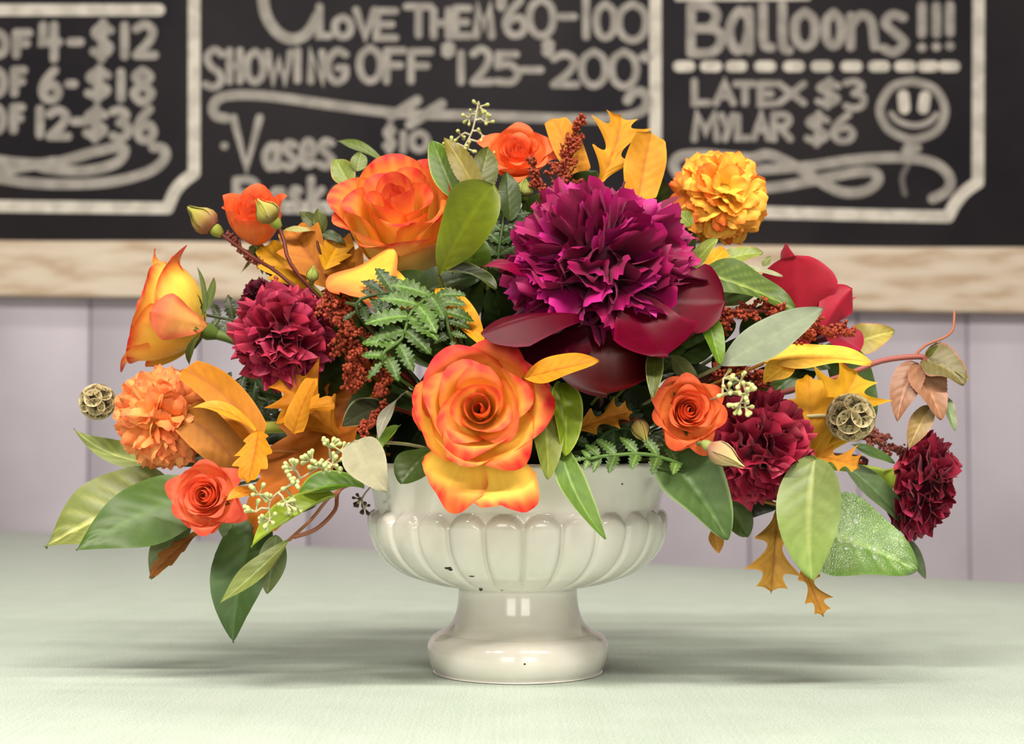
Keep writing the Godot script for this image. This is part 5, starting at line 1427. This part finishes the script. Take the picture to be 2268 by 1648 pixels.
	plume("thin red-brown grain plume along the rosebud stem below the coral rose", [[640, 640, 0.0], [570, 585, 0.0], [500, 520, -0.005]], 0.008, 320, 0.0009, mats.grain_pink, [90, 30, 26], 8)
	plume("red-brown grain plume between the peony and the silver leaf", [[1560, 720, 0.06], [1620, 690, 0.07], [1740, 690, 0.075]], 0.011, 460, 0.00095, mats.grain_red, [110, 40, 26], 9)
	plume("red-brown grain plume lying below the crimson rose", [[1740, 760, 0.08], [1800, 725, 0.085], [1890, 742, 0.08]], 0.010, 430, 0.00095, mats.grain_red, [110, 40, 26], 10)
	plume("dark red grain plume in the shade under the silver leaf", [[1570, 830, 0.06], [1600, 800, 0.06], [1690, 850, 0.06]], 0.014, 480, 0.001, mats.grain_red, [70, 20, 14], 11)
	plume("thin pinkish brown grain plume above the side carnation", [[1900, 960, 0.02], [1950, 985, 0.02], [2026, 1014, 0.02]], 0.009, 330, 0.0010, mats.grain_pink, [120, 70, 60], 12)
	plume("dark brown grain sprig hanging behind the side carnation's calyx", [[1890, 1010, 0.0], [1915, 1040, 0.0], [1938, 1074, 0.0]], 0.006, 160, 0.0009, mats.grain_red, [70, 30, 24], 13)
	# leatherleaf fern
	frond("glossy green fern frond hanging in the middle above the front rose", [[960, 650, 0.085], [912, 690, 0.095], [890, 750, 0.1], [848, 802, 0.105]], 100, 6, [84, 114, 46], {"seed": 5, "n": Vector3(0, 0.6, 0.9)})
	frond("short fern frond drooping beside the glossy one", [[960, 650, 0.075], [985, 690, 0.085], [1000, 752, 0.09]], 70, 5, [76, 102, 44], {"seed": 6, "n": Vector3(0.2, 0.5, 0.9)})
	frond("fern frond lying along the bowl rim below the coral rose", [[1510, 1028, 0.095], [1430, 1006, 0.105], [1340, 1010, 0.11], [1300, 1016, 0.11]], 62, 6, [96, 126, 60], {"seed": 7, "n": Vector3(0, 0.7, 0.8)})
	frond("dark fern tip behind the side-on yellow rose", [[545, 720, 0.0], [500, 706, 0.0], [432, 706, 0.0]], 58, 4, [66, 78, 40], {"seed": 8})
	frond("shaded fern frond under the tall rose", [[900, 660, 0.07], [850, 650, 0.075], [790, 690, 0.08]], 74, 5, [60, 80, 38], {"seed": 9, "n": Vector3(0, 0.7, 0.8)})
	frond("dark fern frond beside the big olive leaf", [[1100, 600, 0.05], [1110, 520, 0.05], [1130, 440, 0.04]], 80, 6, [62, 84, 40], {"seed": 10})
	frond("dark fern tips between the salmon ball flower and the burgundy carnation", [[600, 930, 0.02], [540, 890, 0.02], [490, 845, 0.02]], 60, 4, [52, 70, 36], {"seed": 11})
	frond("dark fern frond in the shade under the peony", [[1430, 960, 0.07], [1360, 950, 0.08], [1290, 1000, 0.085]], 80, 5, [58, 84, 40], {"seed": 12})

func drops(leaf: MeshInstance3D, n: int, w: float, l: float):
	rng.seed = 8
	var dome := lathe([[0.0, -0.2], [0.7, -0.15], [1.0, 0.05], [0.85, 0.4], [0.45, 0.62], [0.0, 0.7]], 12, [255, 255, 255])
	var arr: PackedVector3Array = leaf.mesh.surface_get_arrays(0)[Mesh.ARRAY_VERTEX]
	var nor: PackedVector3Array = leaf.mesh.surface_get_arrays(0)[Mesh.ARRAY_NORMAL]
	for k in n:
		var i := 15 * rng.randi_range(7, 30) + rng.randi_range(2, 12)
		var s := rng.randf_range(0.0007, 0.0018)
		part(leaf, "water_drop", dome, mats.water, Transform3D(bloom_basis(nor[i]).scaled(Vector3.ONE * s), arr[i] + nor[i] * s * 0.2))

# dark leaves deep inside, seen between the flowers
func build_fillers():
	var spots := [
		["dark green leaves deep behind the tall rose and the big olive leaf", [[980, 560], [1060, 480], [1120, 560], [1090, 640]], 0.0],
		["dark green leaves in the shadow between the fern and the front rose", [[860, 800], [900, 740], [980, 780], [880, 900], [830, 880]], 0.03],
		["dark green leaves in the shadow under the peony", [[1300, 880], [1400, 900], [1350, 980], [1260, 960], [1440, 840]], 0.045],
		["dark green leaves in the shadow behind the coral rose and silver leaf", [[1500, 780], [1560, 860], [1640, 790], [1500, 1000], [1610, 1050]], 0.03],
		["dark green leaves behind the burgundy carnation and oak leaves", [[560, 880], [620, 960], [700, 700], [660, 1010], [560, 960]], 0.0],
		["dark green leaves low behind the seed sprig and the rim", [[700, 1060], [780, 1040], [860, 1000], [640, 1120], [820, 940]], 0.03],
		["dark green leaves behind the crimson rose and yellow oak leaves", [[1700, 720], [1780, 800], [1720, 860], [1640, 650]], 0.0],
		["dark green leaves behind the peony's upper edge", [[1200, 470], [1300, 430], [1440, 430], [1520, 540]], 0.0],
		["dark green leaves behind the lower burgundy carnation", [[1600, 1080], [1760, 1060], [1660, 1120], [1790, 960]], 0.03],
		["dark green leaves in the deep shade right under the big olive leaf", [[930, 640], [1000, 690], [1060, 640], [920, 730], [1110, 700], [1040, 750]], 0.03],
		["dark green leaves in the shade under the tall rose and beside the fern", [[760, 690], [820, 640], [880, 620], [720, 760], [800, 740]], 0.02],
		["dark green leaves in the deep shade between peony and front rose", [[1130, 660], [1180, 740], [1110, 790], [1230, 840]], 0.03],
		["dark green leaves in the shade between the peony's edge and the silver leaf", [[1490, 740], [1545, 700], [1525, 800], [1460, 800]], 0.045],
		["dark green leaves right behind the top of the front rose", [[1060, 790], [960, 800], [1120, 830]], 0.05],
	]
	rng.seed = 99
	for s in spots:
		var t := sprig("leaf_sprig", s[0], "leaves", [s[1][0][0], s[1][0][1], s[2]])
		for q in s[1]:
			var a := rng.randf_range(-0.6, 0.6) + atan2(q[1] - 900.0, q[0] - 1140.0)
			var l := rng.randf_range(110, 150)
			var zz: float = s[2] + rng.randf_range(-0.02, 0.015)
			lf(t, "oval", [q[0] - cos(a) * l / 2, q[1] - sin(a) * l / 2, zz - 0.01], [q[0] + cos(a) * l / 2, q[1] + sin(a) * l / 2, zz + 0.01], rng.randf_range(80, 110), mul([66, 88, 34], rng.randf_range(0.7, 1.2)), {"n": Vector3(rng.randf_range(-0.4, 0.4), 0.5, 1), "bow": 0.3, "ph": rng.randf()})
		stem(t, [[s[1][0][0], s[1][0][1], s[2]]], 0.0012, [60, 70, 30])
	# a few more broad leaves where the wall would show through
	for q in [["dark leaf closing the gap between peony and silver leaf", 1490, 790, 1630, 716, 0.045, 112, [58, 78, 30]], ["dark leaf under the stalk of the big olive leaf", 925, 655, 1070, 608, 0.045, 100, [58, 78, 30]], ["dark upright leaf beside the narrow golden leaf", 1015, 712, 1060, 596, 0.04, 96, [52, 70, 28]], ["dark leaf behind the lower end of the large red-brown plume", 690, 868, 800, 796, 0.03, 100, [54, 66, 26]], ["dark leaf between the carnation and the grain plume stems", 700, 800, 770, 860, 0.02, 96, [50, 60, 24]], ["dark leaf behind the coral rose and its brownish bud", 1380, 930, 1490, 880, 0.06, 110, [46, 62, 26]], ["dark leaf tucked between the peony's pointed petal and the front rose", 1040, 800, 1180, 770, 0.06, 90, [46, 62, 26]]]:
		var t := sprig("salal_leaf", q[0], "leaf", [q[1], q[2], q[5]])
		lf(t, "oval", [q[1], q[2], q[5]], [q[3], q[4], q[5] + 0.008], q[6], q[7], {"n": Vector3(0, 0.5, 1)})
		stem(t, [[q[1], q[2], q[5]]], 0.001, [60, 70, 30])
	# broad inner oak leaves that close the hollows
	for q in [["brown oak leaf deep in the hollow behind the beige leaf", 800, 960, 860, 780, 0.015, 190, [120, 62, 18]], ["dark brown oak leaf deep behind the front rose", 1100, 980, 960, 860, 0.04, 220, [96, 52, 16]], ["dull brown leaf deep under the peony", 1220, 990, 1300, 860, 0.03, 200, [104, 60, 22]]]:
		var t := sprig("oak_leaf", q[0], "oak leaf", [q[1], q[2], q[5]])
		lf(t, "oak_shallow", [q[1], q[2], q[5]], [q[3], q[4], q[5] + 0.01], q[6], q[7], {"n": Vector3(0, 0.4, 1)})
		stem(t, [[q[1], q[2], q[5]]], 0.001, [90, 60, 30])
